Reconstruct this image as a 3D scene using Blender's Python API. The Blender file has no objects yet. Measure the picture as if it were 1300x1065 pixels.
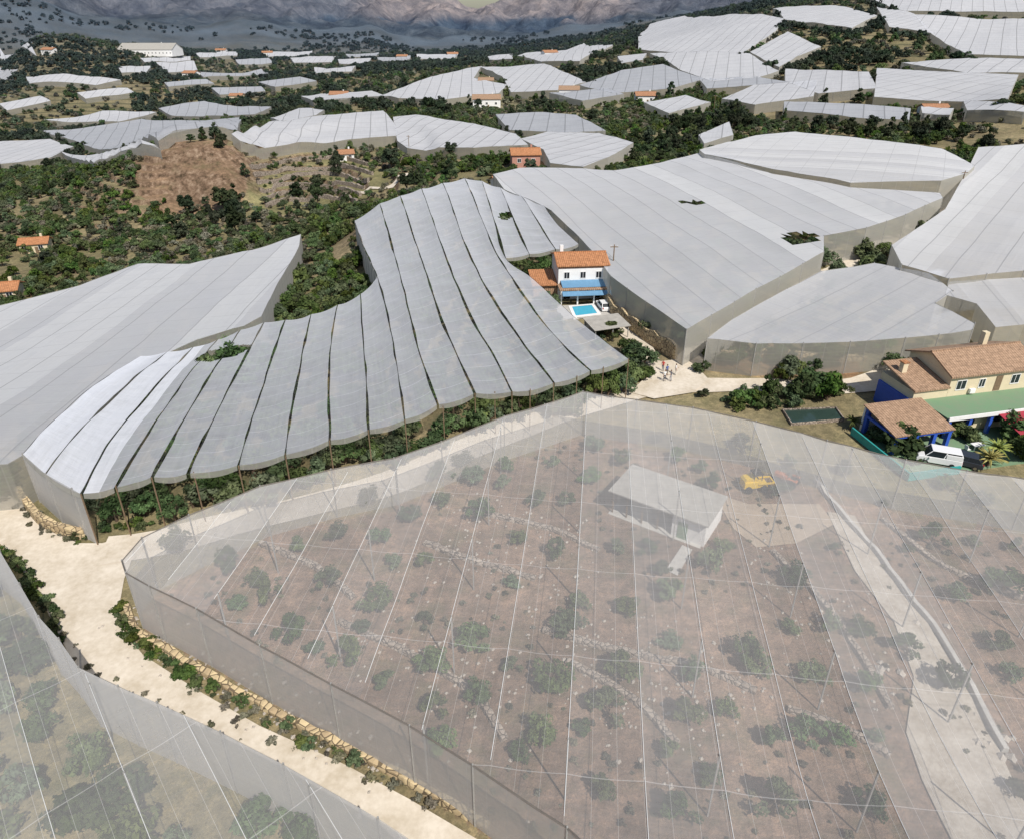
import bpy, math, random, numpy as np
from mathutils import Vector, Matrix
from mathutils.geometry import delaunay_2d_cdt
random.seed(4); rng=np.random.default_rng(4)
scene=bpy.context.scene
H=46.0; TH=math.radians(27.4); F=903.0
# ------------------------------------------------------------------ camera / light
cd=bpy.data.cameras.new("camera"); cam=bpy.data.objects.new("camera",cd); scene.collection.objects.link(cam)
cam.location=(0,0,H); cam.rotation_euler=(math.radians(90)-TH,0,0)
cd.sensor_width=36; cd.lens=F/1300*36; cd.shift_y=-45/1300; cd.clip_end=30000; cd.clip_start=0.5
scene.camera=cam
SEL=50; SAZ=150  # sun elevation, compass azimuth (from +Y clockwise)
w=bpy.data.worlds.new("World"); scene.world=w; w.use_nodes=True
nt=w.node_tree; bg=nt.nodes["Background"]; sk=nt.nodes.new("ShaderNodeTexSky"); sk.sky_type='NISHITA'; sk.sun_disc=False
sk.sun_elevation=math.radians(SEL); sk.sun_rotation=math.radians(SAZ); nt.links.new(sk.outputs[0],bg.inputs[0]); bg.inputs[1].default_value=0.09
sl=bpy.data.lights.new("sun",'SUN'); sl.energy=5.0; sl.angle=math.radians(0.5); sl.color=(1,0.95,0.88)
so=bpy.data.objects.new("sun",sl); scene.collection.objects.link(so)
a=math.radians(SAZ); e=math.radians(SEL)
sd=Vector((math.sin(a)*math.cos(e),math.cos(a)*math.cos(e),math.sin(e)))
so.rotation_euler=sd.to_track_quat('Z','Y').to_euler(); so.location=(60,-40,120)
scene.view_settings.view_transform='Standard'; scene.view_settings.look='None'; scene.view_settings.exposure=0

# ------------------------------------------------------------------ noise + terrain
def hsh(i,j,s):
    n=(i*374761393+j*668265263+s*1442695041)&0xffffffff
    n=((n^(n>>13))*1274126177)&0xffffffff
    return ((n^(n>>16))&0xffff)/65535.0
def vn(x,y,s=0):
    x=np.asarray(x,float); y=np.asarray(y,float)
    xi=np.floor(x).astype(np.int64); yi=np.floor(y).astype(np.int64); fx=x-xi; fy=y-yi
    fx=fx*fx*(3-2*fx); fy=fy*fy*(3-2*fy)
    return (hsh(xi,yi,s)*(1-fx)+hsh(xi+1,yi,s)*fx)*(1-fy)+(hsh(xi,yi+1,s)*(1-fx)+hsh(xi+1,yi+1,s)*fx)*fy
def fbm(x,y,o=4,s=0):
    r=0;a_=0.5;f=1.0;t=0
    for k in range(o): r=r+a_*vn(x*f,y*f,s+k*17); t+=a_; a_*=.5; f*=2.03
    return r/t
def sst(a,b,x):
    t=np.clip((x-a)/(b-a),0,1); return t*t*(3-2*t)
def ray(px,py):
    u=(px-650)/F; v=-(py-487.5)/F
    return np.array([u, math.cos(TH)+v*math.sin(TH), -math.sin(TH)+v*math.cos(TH)])
ctrl=[]
def cz(px,py,z):
    d=ray(px,py); t=(z-H)/d[2]; ctrl.append((d[0]*t,d[1]*t,z))
def cr(px,py,r):
    d=ray(px,py); t=r/math.hypot(d[0],d[1]); ctrl.append((d[0]*t,d[1]*t,H+d[2]*t))
for py in (1050,850,700,600):
    for px in (-300,0,300,650,1000,1300,1600): cz(px,py,0)
for px in (300,650,850,1100,1300,1600): cz(px,510,0)
for (px,py,z) in [(-100,850,-1),(0,480,-5),(150,400,-6),(300,345,-6),(-300,520,-6),(-300,400,-8),(550,300,3),(480,280,2),(650,280,3),(600,400,1.5),(350,440,-1),(200,520,-.5),
 (400,350,-5),(425,305,-6),(730,355,1),(760,400,.5),(900,330,3),(900,260,5),(1000,250,6),(750,230,4),(1150,230,8),(1250,250,7),(1300,400,3),(1000,400,1.5),(1500,400,3),(1500,250,8),
 (100,310,-14),(-100,310,-14),(-250,250,-18),(380,260,-9),(0,250,-18),(100,205,-19),(0,170,-25),(-200,170,-25),(330,230,-6),(420,200,-3),
 (400,165,0),(550,170,0),(720,185,3),(650,125,2),(600,95,4),(500,110,0),(800,150,5),(850,105,11),(900,135,8),(1000,160,9),(1200,150,12),(1100,112,17),(1200,112,19),(1290,130,18),(1500,130,18),
 (100,150,-25),(300,142,-17),(0,120,-30),(-200,110,-30),(500,215,-2),(560,205,0)]: cz(px,py,z)
for (px,py,r) in [(250,190,280),(205,193,284),(285,195,275),(250,256,262),(210,250,266),(285,250,258),(250,282,236),(160,205,300),
 (850,55,650),(950,40,640),(1100,50,560),(1080,30,640),(1250,45,600),(1200,4,720),(1000,8,900),(1450,20,680),(1000,90,470),(760,62,900),
 (90,50,1000),(30,62,1000),(150,64,980),(90,105,780),(200,68,1500),(300,95,900),(400,66,1400),(450,92,780),(560,66,1200),(700,66,1000),(650,62,1500),(0,58,1600),(300,62,1500),(-200,60,1700),(820,24,1500),(900,12,1500),(1100,-15,1500),(1300,-20,1500),(520,64,1500)]: cr(px,py,r)
for az in (-2.6,-1.9,-1.3,1.3,1.9,2.6):
    for r in (5,30,100,300,900,2500): ctrl.append((math.sin(az)*r,math.cos(az)*r,-6 if az<0 else 8))
ctrl=np.array(ctrl)
def feat(x,y):
    r=np.hypot(x,y); r=np.clip(r,3,1600)
    return np.stack([np.arctan2(x,y),np.log(r)*0.6],-1)
FC=feat(ctrl[:,0],ctrl[:,1]); zm=ctrl[:,2].mean(); CC=0.03
def phi(A): 
    d=A[:,None,:]-FC[None,:,:]; return np.sqrt((d**2).sum(-1)+CC**2)
WW=np.linalg.solve(phi(FC)-0.002*np.eye(len(FC)),ctrl[:,2]-zm)
EPX=np.array([-600,0,200,330,430,480,515,530,545,558,575,592,610,630,655,690,730,760,800,850,900,1100,1300,1900])
EEL=np.array([3.2,2.2,1.8,1.35,1.1,.78,.62,1.05,1.3,1.12,.85,.42,.28,.32,.72,.85,.78,1.02,.85,.8,1.3,2,2.4,3])
_az=lambda p_: np.arctan((p_-650)/F/(math.cos(TH)+487/F*math.sin(TH)))
EAZ=_az(EPX)
E1X=np.array([-600,0,60,150,260,330,400,470,520,580,660,740,800,860,1000,1300,1900]); E1L=np.array([.6,.5,.1,-.6,-1.1,-.7,-1.3,-1.2,-1.8,-1.9,-1.8,-1.3,-.7,-.2,.5,1,1]); E1A=_az(E1X)
def G(x,y):
    x=np.atleast_1d(np.asarray(x,float)); y=np.atleast_1d(np.asarray(y,float)); out=np.empty(x.shape)
    for i in range(0,len(x),20000):
        xs=x[i:i+20000]; ys=y[i:i+20000]
        r=np.hypot(xs,ys); z=phi(feat(xs,ys))@WW+zm; az=np.arctan2(xs,ys)
        z=z+sst(230,900,r)*7*(fbm(xs/70,ys/70,4,3)-.5)+sst(700,1500,r)*18*(fbm(xs/260,ys/260,4,9)-.5)
        # eroded earth bank
        cw=sst(-.47,-.43,az)*(1-sst(-.335,-.31,az))*sst(248,256,r)*(1-sst(276,290,r))
        z=z+cw*7*(fbm(xs/16,ys/12,4,43)-.42)
        # dry-stone terraces on the slopes left of centre
        tw=sst(-.62,-.5,az)*(1-sst(-.12,-.06,az))*sst(215,235,r)*(1-sst(330,380,r))*(1-cw)
        q=z/2.0; fq=q-np.floor(q); zs=2.0*(np.floor(q)+sst(.8,1,fq)); z=z*(1-.95*tw)+zs*.95*tw
        h1=H+1900*np.tan(np.radians(np.interp(az,E1A,E1L)+.7*(fbm(az*14,az*0+3.3,3,5)-.5)))
        rg=1-np.abs(2*fbm(xs/260,ys/260,5,21)-1)
        m1=sst(1350,1900,r)*(h1-z)*(.6+.5*rg)
        rid=30*np.exp(-((r-1850)/130)**2)*fbm(az*20,az*0+1.1,4,55)
        pk=H+3300*np.tan(np.radians(np.interp(az,EAZ,EEL)))
        m2=sst(2000,3300,r)*(pk-(z+m1))
        gul=1-np.abs(2*fbm(xs/170,ys/260,6,67)-1); edge=1-sst(3050,3300,r)
        m2=m2+sst(2000,2400,r)*edge*95*(gul-.6)+sst(2900,3300,r)*(16*(fbm(az*70,az*0+.7,5,69)-.5))
        out[i:i+20000]=z+m1+m2+rid
    return out
def S(px,py,h=0.0):
    d=ray(px,py); hd=math.hypot(d[0],d[1]); rr=np.geomspace(12,7500,420); t=rr/hd
    X=d[0]*t;Y=d[1]*t;Z=H+d[2]*t; q=Z-(G(X,Y)+h); k=np.argmax(q<0)
    if q[k]>=0: k=len(rr)-1
    lo,hi=t[max(k-1,0)],t[k]
    tt=np.linspace(lo,hi,24); q=H+d[2]*tt-(G(d[0]*tt,d[1]*tt)+h); j=int(np.argmax(q<0)); j=max(j,1)
    den=(q[j-1]-q[j]); f=q[j-1]/den if abs(den)>1e-9 else .5
    T=tt[j-1]+(tt[j]-tt[j-1])*min(max(f,0),1)
    return np.array([d[0]*T,d[1]*T,H+d[2]*T])
def SP(pts,h=0.0): return np.array([S(p[0],p[1],h) for p in pts])
def pip(P,poly):
    x=P[:,0];y=P[:,1]; c=np.zeros(len(P),bool); n=len(poly); j=n-1
    for i in range(n):
        xi,yi=poly[i][0],poly[i][1]; xj,yj=poly[j][0],poly[j][1]
        if yi!=yj: c^=((yi>y)!=(yj>y))&(x<(xj-xi)*(y-yi)/(yj-yi)+xi)
        j=i
    return c

# ------------------------------------------------------------------ material helpers
def newmat(name):
    m=bpy.data.materials.new(name); m.use_nodes=True; n=m.node_tree; n.nodes.clear()
    o=n.nodes.new("ShaderNodeOutputMaterial"); return m,n,o
def N(n,t,**k):
    q=n.nodes.new(t)
    for a_,b_ in k.items(): setattr(q,a_,b_)
    return q
def mth(n,op,a_,b_=None,clamp=False):
    q=n.nodes.new("ShaderNodeMath"); q.operation=op; q.use_clamp=clamp
    for i,v in enumerate((a_,b_)):
        if v is None: continue
        if isinstance(v,(int,float)): q.inputs[i].default_value=v
        else: n.links.new(v,q.inputs[i])
    return q.outputs[0]
def mixc(n,f,a_,b_,bt='MIX'):
    q=n.nodes.new("ShaderNodeMix"); q.data_type='RGBA'; q.blend_type=bt
    for i,v in ((0,f),(6,a_),(7,b_)):
        if isinstance(v,(int,float)): q.inputs[i].default_value=v
        elif isinstance(v,tuple): q.inputs[i].default_value=(*v,1) if len(v)==3 else v
        else: n.links.new(v,q.inputs[i])
    return q.outputs[2]
def ramp(n,f,stops):
    q=n.nodes.new("ShaderNodeValToRGB"); n.links.new(f,q.inputs[0]); el=q.color_ramp.elements
    while len(el)<len(stops): el.new(.5)
    for e_,(p,c) in zip(el,stops): e_.position=p; e_.color=(*c,1) if len(c)==3 else c
    return q.outputs[0]
def noise(n,scale,vec=None,detail=4,rough=.55):
    q=n.nodes.new("ShaderNodeTexNoise"); q.inputs["Scale"].default_value=scale; q.inputs["Detail"].default_value=detail; q.inputs["Roughness"].default_value=rough
    if vec is not None: n.links.new(vec,q.inputs["Vector"])
    return q.outputs["Fac"]
def maprange(n,v,a_,b_,c=0.0,d=1.0):
    q=n.nodes.new("ShaderNodeMapRange"); n.links.new(v,q.inputs[0]); q.inputs[1].default_value=a_; q.inputs[2].default_value=b_; q.inputs[3].default_value=c; q.inputs[4].default_value=d; return q.outputs[0]
def pos(n): return N(n,"ShaderNodeNewGeometry").outputs["Position"]
def simple(name,col,rough=.8,var=.25,scale=1.5,bump=0.0,metal=0,col2=None,obj=True):
    m,n,o=newmat(name); b=N(n,"ShaderNodeBsdfPrincipled"); b.inputs["Roughness"].default_value=rough; b.inputs["Metallic"].default_value=metal
    v=N(n,"ShaderNodeTexCoord").outputs["Object"] if obj else pos(n)
    f=noise(n,scale,v,6,.6); f2=noise(n,scale*7,v,4,.6)
    c2=col2 or tuple(c*(1-var) for c in col)
    f3=mth(n,'ADD',mth(n,'MULTIPLY',f,.6),mth(n,'MULTIPLY',f2,.4))
    c=ramp(n,f3,[(.36,c2),(.62,col)]); n.links.new(c,b.inputs["Base Color"])
    if bump: 
        bp=N(n,"ShaderNodeBump"); bp.inputs["Strength"].default_value=bump; bp.inputs["Distance"].default_value=.1; n.links.new(f3,bp.inputs["Height"]); n.links.new(bp.outputs[0],b.inputs["Normal"])
    n.links.new(b.outputs[0],o.inputs[0]); return m
def netmat(name,T0,col=(.78,.78,.80),w=6,w2=7,line=.03,dark=.7,k=.25,trl=.35,bmp=.25,blot=.25):
    m,n,o=newmat(name); uv=N(n,"ShaderNodeUVMap",uv_map="UVMap").outputs[0]
    mp=N(n,"ShaderNodeMapping"); mp.inputs["Scale"].default_value=(1.6,.05,1); n.links.new(uv,mp.inputs[0])
    st=noise(n,1.0,mp.outputs[0],3,.75); bl=noise(n,blot,uv,4,.7)
    mp2=N(n,"ShaderNodeMapping"); mp2.inputs["Scale"].default_value=(.25,4,1); n.links.new(uv,mp2.inputs[0]); cr_=noise(n,1.0,mp2.outputs[0],1,.6)
    ge=N(n,"ShaderNodeNewGeometry"); dp=N(n,"ShaderNodeVectorMath",operation='DOT_PRODUCT'); n.links.new(ge.outputs["Normal"],dp.inputs[0]); n.links.new(ge.outputs["Incoming"],dp.inputs[1])
    c=mth(n,'MAXIMUM',mth(n,'ABSOLUTE',dp.outputs["Value"]),.12)
    mixn=mth(n,'ADD',mth(n,'ADD',mth(n,'MULTIPLY',st,.4),mth(n,'MULTIPLY',bl,.4)),mth(n,'MULTIPLY',cr_,.2))
    T=mth(n,'ADD',mth(n,'MULTIPLY',mth(n,'SUBTRACT',mixn,.5),k*2),T0)
    T=mth(n,'MINIMUM',mth(n,'MAXIMUM',T,.03),.95)
    sx=N(n,"ShaderNodeSeparateXYZ"); n.links.new(uv,sx.inputs[0])
    lu=mth(n,'LESS_THAN',mth(n,'FRACT',mth(n,'DIVIDE',sx.outputs[0],w)),line); lv=mth(n,'LESS_THAN',mth(n,'FRACT',mth(n,'DIVIDE',sx.outputs[1],w2)),line*.6)
    ln=mth(n,'MAXIMUM',lu,mth(n,'MULTIPLY',lv,.7))
    al=mth(n,'SUBTRACT',1.0,mth(n,'POWER',T,mth(n,'DIVIDE',1.0,c)),True)
    al=mth(n,'ADD',al,mth(n,'MULTIPLY',ln,.3),True)
    fb=mth(n,'ADD',mth(n,'MULTIPLY',st,.5),mth(n,'MULTIPLY',bl,.5)); base=mixc(n,fb,tuple(x*.74 for x in col),tuple(min(1,x*1.22) for x in col))
    cc=mixc(n,ln,base,tuple(x*dark for x in col))
    d=N(n,"ShaderNodeBsdfDiffuse"); t=N(n,"ShaderNodeBsdfTranslucent"); n.links.new(cc,d.inputs[0]); n.links.new(cc,t.inputs[0])
    if bmp>.1:
        bp=N(n,"ShaderNodeBump"); bp.inputs["Strength"].default_value=bmp; bp.inputs["Distance"].default_value=.5; n.links.new(mixn,bp.inputs["Height"]); n.links.new(bp.outputs[0],d.inputs["Normal"])
    mx=N(n,"ShaderNodeMixShader"); mx.inputs[0].default_value=trl; n.links.new(d.outputs[0],mx.inputs[1]); n.links.new(t.outputs[0],mx.inputs[2])
    tr=N(n,"ShaderNodeBsdfTransparent"); m2=N(n,"ShaderNodeMixShader"); n.links.new(al,m2.inputs[0]); n.links.new(tr.outputs[0],m2.inputs[1]); n.links.new(mx.outputs[0],m2.inputs[2])
    n.links.new(m2.outputs[0],o.inputs[0]); return m
def leafmat(name,dark,light):
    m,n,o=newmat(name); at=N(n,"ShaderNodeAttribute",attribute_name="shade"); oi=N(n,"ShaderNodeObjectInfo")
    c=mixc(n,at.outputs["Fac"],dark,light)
    hs=N(n,"ShaderNodeHueSaturation"); n.links.new(c,hs.inputs["Color"])
    n.links.new(mth(n,'ADD',mth(n,'MULTIPLY',oi.outputs["Random"],.07),.455),hs.inputs["Hue"])
    rv=mth(n,'FRACT',mth(n,'MULTIPLY',oi.outputs["Random"],7.31)); n.links.new(mth(n,'ADD',mth(n,'MULTIPLY',rv,.9),.6),hs.inputs["Value"])
    rs_=mth(n,'FRACT',mth(n,'MULTIPLY',oi.outputs["Random"],13.7)); n.links.new(mth(n,'ADD',mth(n,'MULTIPLY',rs_,.45),.6),hs.inputs["Saturation"])
    ln=N(n,"ShaderNodeVectorMath",operation='LENGTH'); n.links.new(pos(n),ln.inputs[0])
    c2=mixc(n,maprange(n,ln.outputs["Value"],300,2000,0,.85),hs.outputs[0],(.07,.10,.14))  # aerial haze painted into the leaf colour, bluer away from the origin
    d=N(n,"ShaderNodeBsdfDiffuse"); t=N(n,"ShaderNodeBsdfTranslucent"); n.links.new(c2,d.inputs[0]); n.links.new(c2,t.inputs[0])
    mx=N(n,"ShaderNodeMixShader"); mx.inputs[0].default_value=.25; n.links.new(d.outputs[0],mx.inputs[1]); n.links.new(t.outputs[0],mx.inputs[2]); n.links.new(mx.outputs[0],o.inputs[0]); return m
def tilemat(name,col):
    m,n,o=newmat(name); tc=N(n,"ShaderNodeTexCoord").outputs["Object"]; b=N(n,"ShaderNodeBsdfPrincipled"); b.inputs["Roughness"].default_value=.85
    wv=N(n,"ShaderNodeTexWave",bands_direction='X'); wv.inputs["Scale"].default_value=.9; n.links.new(tc,wv.inputs[0])
    wy=N(n,"ShaderNodeTexWave",bands_direction='Y'); wy.inputs["Scale"].default_value=.8; n.links.new(tc,wy.inputs[0])
    f=noise(n,2.2,tc,5,.7); c=ramp(n,f,[(.3,tuple(x*.5 for x in col)),(.5,col),(.72,tuple(min(1,x*1.35+.03) for x in col))])
    c=mixc(n,mth(n,'MULTIPLY',wv.outputs["Fac"],.45),c,tuple(x*.45 for x in col)); c=mixc(n,mth(n,'MULTIPLY',wy.outputs["Fac"],.15),c,(.1,.05,.03)); n.links.new(c,b.inputs["Base Color"])
    bp=N(n,"ShaderNodeBump"); bp.inputs["Distance"].default_value=.08; n.links.new(wv.outputs["Fac"],bp.inputs["Height"]); n.links.new(bp.outputs[0],b.inputs["Normal"])
    n.links.new(b.outputs[0],o.inputs[0]); return m
def stonemat(name,a1,a2,sc=1.6):
    m,n,o=newmat(name); b=N(n,"ShaderNodeBsdfPrincipled"); b.inputs["Roughness"].default_value=.9; p=pos(n)
    v=N(n,"ShaderNodeTexVoronoi"); v.inputs["Scale"].default_value=sc; n.links.new(p,v.inputs["Vector"])
    v2=N(n,"ShaderNodeTexVoronoi",feature='DISTANCE_TO_EDGE'); v2.inputs["Scale"].default_value=sc; n.links.new(p,v2.inputs["Vector"])
    sx=N(n,"ShaderNodeSeparateColor"); n.links.new(v.outputs["Color"],sx.inputs[0])
    c=mixc(n,sx.outputs[0],a1,a2); e_=mth(n,'LESS_THAN',v2.outputs["Distance"],.06); c=mixc(n,e_,c,tuple(x*.35 for x in a2)); n.links.new(c,b.inputs["Base Color"])
    bp=N(n,"ShaderNodeBump"); bp.inputs["Distance"].default_value=.15; n.links.new(v2.outputs["Distance"],bp.inputs["Height"]); n.links.new(bp.outputs[0],b.inputs["Normal"])
    n.links.new(b.outputs[0],o.inputs[0]); return m

# ------------------------------------------------------------------ mesh helpers
def mk(name,verts,faces,mats=(),parent=None,smooth=False,midx=None,uv=None):
    me=bpy.data.meshes.new(name); me.from_pydata([tuple(map(float,v)) for v in verts],[],[tuple(map(int,f)) for f in faces])
    for m in (mats if isinstance(mats,(list,tuple)) else [mats]): me.materials.append(m)
    if midx is not None: me.polygons.foreach_set("material_index",np.array(midx,dtype=np.int32))
    if smooth: me.polygons.foreach_set("use_smooth",np.ones(len(me.polygons),bool))
    if uv is not None:
        l=me.uv_layers.new(name="UVMap"); li=np.empty(len(me.loops),dtype=np.int32); me.loops.foreach_get("vertex_index",li)
        l.data.foreach_set("uv",np.asarray(uv,float)[li].ravel())
    me.update(); ob=bpy.data.objects.new(name,me); scene.collection.objects.link(ob)
    if parent: ob.parent=parent
    return ob
def empty(name,loc,rz=0):
    o_=bpy.data.objects.new(name,None); o_.empty_display_size=.5; scene.collection.objects.link(o_); o_.location=loc; o_.rotation_euler=(0,0,rz); return o_
def boxvf(x0,x1,y0,y1,z0,z1):
    v=[(x0,y0,z0),(x1,y0,z0),(x1,y1,z0),(x0,y1,z0),(x0,y0,z1),(x1,y0,z1),(x1,y1,z1),(x0,y1,z1)]
    return v,[(0,3,2,1),(4,5,6,7),(0,1,5,4),(1,2,6,5),(2,3,7,6),(3,0,4,7)]
def pbox(p,name,x0,x1,y0,y1,z0,z1,mat,bev=0):
    v,f=boxvf(x0,x1,y0,y1,z0,z1); o_=mk(name,v,f,mat,p)
    if bev: b=o_.modifiers.new("bevel",'BEVEL'); b.width=bev; b.segments=2
    return o_
def multibox(p,name,bs,mat):
    V=[];Fc=[]
    for b in bs:
        v,f=boxvf(*b); k=len(V); V+=v; Fc+=[tuple(i+k for i in q) for q in f]
    return mk(name,V,Fc,mat,p)
def extr(p,name,prof,y0,y1,mat,axis='y',smooth=False):
    n=len(prof); V=[];
    for y in (y0,y1):
        for (a_,z) in prof: V.append((a_,y,z) if axis=='y' else (y,a_,z))
    Fc=[tuple(range(n)),tuple(range(2*n-1,n-1,-1))]+[(i,i+n,(i+1)%n+n,(i+1)%n) for i in range(n)]
    return mk(name,V,Fc,mat,p,smooth)
def cyl(p,name,c,r,h,mat,axis='z',seg=14,r2=None):
    r2=r if r2 is None else r2; V=[]
    for k,(rr,t) in enumerate(((r,0),(r2,h))):
        for i in range(seg):
            q=2*math.pi*i/seg; a_,b_=rr*math.cos(q),rr*math.sin(q)
            V.append({'z':(c[0]+a_,c[1]+b_,c[2]+t),'x':(c[0]+t,c[1]+a_,c[2]+b_),'y':(c[0]+a_,c[1]+t,c[2]+b_)}[axis])
    Fc=[tuple(range(seg))[::-1],tuple(range(seg,2*seg))]+[(i,(i+1)%seg,(i+1)%seg+seg,i+seg) for i in range(seg)]
    return mk(name,V,Fc,mat,p)
def gable(p,name,x0,x1,y0,y1,z,rise,mat,wall=None,o_=.45,th=.22):
    ym=(y0+y1)/2; k=rise/(ym-y0); lo=z-o_*k
    prof=[(y0-o_,lo),(ym,z+rise),(y1+o_,lo),(y1+o_,lo+th),(ym,z+rise+th),(y0-o_,lo+th)]
    extr(p,name,prof,x0-o_,x1+o_,mat,'x')
    if wall: extr(p,name+"_gable",[(y0+.02,z-.02),(y1-.02,z-.02),(ym,z+rise-.05)],x0+.02,x1-.02,wall,'x')
    multibox(p,name+"_ridge",[(x0-o_,x1+o_,ym-.14,ym+.14,z+rise+th-.05,z+rise+th+.1)],mat)

# ------------------------------------------------------------------ materials
M_net=netmat("shade_net",.60,(.71,.72,.75),w=6,w2=6,line=.03,dark=.6,k=.28); M_net_b=netmat("shade_net_dense",.52,(.76,.77,.79),w=6,w2=6,line=.03,dark=.6,k=.28); M_far=netmat("shade_net_far",.42,(.68,.69,.72),w=7,w2=12,line=.06,dark=.6,k=.25,blot=.12)
M_far2=netmat("shade_net_far_dull",.5,(.52,.54,.58),w=7,w2=12,line=.06,dark=.6,k=.25,blot=.12)
M_f1=netmat("clear_net",.83,(.86,.85,.84),w=1.5,w2=9,line=.012,dark=1,k=.12,bmp=0); M_f2=netmat("clear_net_b",.80,(.88,.87,.86),w=1.5,w2=9,line=.012,dark=1,k=.12,bmp=0); M_f3=netmat("clear_net_c",.765,(.88,.87,.86),w=1.5,w2=9,line=.012,dark=1,k=.14,bmp=0)
M_wall=netmat("side_net",.72,(.82,.79,.75),w=1.5,w2=1.5,line=.04,k=.14,bmp=0); M_wallg=netmat("side_net_grey",.60,(.58,.56,.50),w=3,w2=1.5,line=.05,k=.2,bmp=0)
M_mid=netmat("orchard_net",.67,(.72,.74,.79),w=400,w2=4.6,line=.03,dark=1.15,k=.28,bmp=.4)
M_road=simple("sandy_track",(.66,.59,.49),.95,.3,.3,.3,obj=False,col2=(.48,.41,.31))
M_track=simple("pale_concrete_track",(.50,.45,.38),.95,.3,.5,.3,obj=False,col2=(.30,.25,.19))
M_conc=simple("concrete",(.5,.48,.44),.9,.3,1.5,.2)
M_white=simple("white_paint",(.80,.79,.77),.8,.12,1); M_cream=simple("cream_render",(.68,.58,.40),.9,.12,1); M_roofgrey=simple("fibre_cement",(.40,.38,.34),.9,.3,1.2)
M_tile=tilemat("terracotta_tiles",(.46,.23,.12)); M_tile2=tilemat("weathered_tiles",(.42,.27,.17)); M_tile3=tilemat("orange_tiles",(.52,.23,.10))
M_blue=simple("blue_paint",(.03,.10,.50),.6,.2,2); M_bluecl=simple("blue_awning",(.13,.28,.44),.8,.2,2); M_green=simple("green_floor",(.15,.27,.15),.85,.3,.8,col2=(.19,.25,.16)); M_teal=simple("teal_fence",(.03,.32,.30),.7,.2,2)
M_red=simple("red_awning",(.36,.03,.05),.8,.2,2); M_wood=simple("weathered_wood",(.22,.15,.09),.9,.4,3); M_glass=simple("window_glass",(.02,.025,.03),.12,.1,1); M_dark=simple("dark_interior",(.03,.03,.03),.9,.2,1)
M_rub=simple("tyre_rubber",(.02,.02,.02),.9,.2,3); M_carw=simple("white_car_paint",(.75,.75,.75),.25,.03,1); M_card=simple("dark_car_paint",(.03,.035,.045),.2,.03,1); M_chrome=simple("alloy",(.5,.5,.5),.35,.1,2,metal=1)
M_yel=simple("yellow_machine_paint",(.72,.47,.02),.5,.15,2); M_orange=simple("orange_paint",(.42,.12,.04),.6,.3,2); M_lampr=simple("tail_lamp",(.4,.01,.01),.3,.1,2)
M_stone=stonemat("yellow_stone",(.58,.46,.27),(.40,.30,.18)); M_stone2=stonemat("dry_stone",(.38,.32,.26),(.24,.19,.15),2.2)
M_rock=simple("limestone",(.46,.41,.35),.95,.4,1.5,.3); M_pole=simple("galvanised_post",(.35,.34,.32),.6,.3,3); M_cable=simple("white_cable",(.72,.72,.70),.6,.05,1)
M_water=simple("pool_water",(.08,.45,.62),.08,.1,1); M_pond=simple("irrigation_water",(.035,.06,.05),.08,.2,1); M_bark=simple("bark",(.13,.09,.06),.95,.4,4)
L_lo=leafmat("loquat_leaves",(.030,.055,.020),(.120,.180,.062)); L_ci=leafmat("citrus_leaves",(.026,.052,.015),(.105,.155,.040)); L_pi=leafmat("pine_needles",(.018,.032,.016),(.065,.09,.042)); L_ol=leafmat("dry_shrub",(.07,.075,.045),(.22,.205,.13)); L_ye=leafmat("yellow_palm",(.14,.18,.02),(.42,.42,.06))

# ------------------------------------------------------------------ terrain
azs=np.concatenate([np.linspace(-3.1,-.85,50,endpoint=False),np.linspace(-.85,.85,680,endpoint=False),np.linspace(.85,3.1,50)])
rs=np.concatenate([np.geomspace(2.0,200,220,endpoint=False),np.geomspace(200,400,220,endpoint=False),np.geomspace(400,1700,100,endpoint=False),np.geomspace(1700,3400,120,endpoint=False),np.geomspace(3400,9000,20)])
AA,RR=np.meshgrid(azs,rs); X=(np.sin(AA)*RR).ravel(); Y=(np.cos(AA)*RR).ravel(); Z=G(X,Y)
na=len(azs); nr=len(rs)
ii,jj=np.meshgrid(np.arange(nr-1),np.arange(na-1),indexing='ij'); b0=(ii*na+jj).ravel()
quads=np.stack([b0,b0+1,b0+na+1,b0+na],1)[:,::-1]
me=bpy.data.meshes.new("terrain"); me.vertices.add(len(X)); me.vertices.foreach_set("co",np.stack([X,Y,Z],1).ravel())
me.loops.add(quads.size); me.loops.foreach_set("vertex_index",quads.ravel().astype(np.int32)); me.polygons.add(len(quads)); me.polygons.foreach_set("loop_start",np.arange(0,quads.size,4,dtype=np.int32)); me.polygons.foreach_set("loop_total",np.full(len(quads),4,dtype=np.int32))
me.polygons.foreach_set("use_smooth",np.ones(len(quads),bool)); me.update(calc_edges=True); me.validate()
XY=np.stack([X,Y],1); R=np.hypot(X,Y)
col=np.zeros((len(X),3)); f1=fbm(X/22,Y/22,4,51)[:,None]; f2=fbm(X/6,Y/6,3,61)[:,None]
col[:]=np.array([.145,.135,.065])*(f1)+np.array([.28,.225,.14])*(1-f1); col*=(.6+.8*f2)
P_F=[(155,712),(180,683),(240,655),(330,617),(420,595),(500,580),(560,558),(640,528),(740,498),(880,517),(960,535),(1050,560),(1150,585),(1310,610),(1500,645),(1700,1100),(1400,1500),(950,1250),(720,1052),(600,972),(520,922),(420,868),(330,820),(250,775),(190,745),(160,728)]
W_F=SP(P_F,6)
def paint(poly,c,amt=1.0,feather=0):
    m=pip(XY,poly)[:,None]*amt; global col; col=col*(1-m)+m*np.array(c)*(.55+.9*f2)
BANK=[(185,188),(240,180),(295,186),(325,215),(305,262),(240,275),(195,265),(172,240)]
paint(W_F,(.22,.155,.115))
paint(SP(BANK),(.22,.135,.09),.75)
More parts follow.
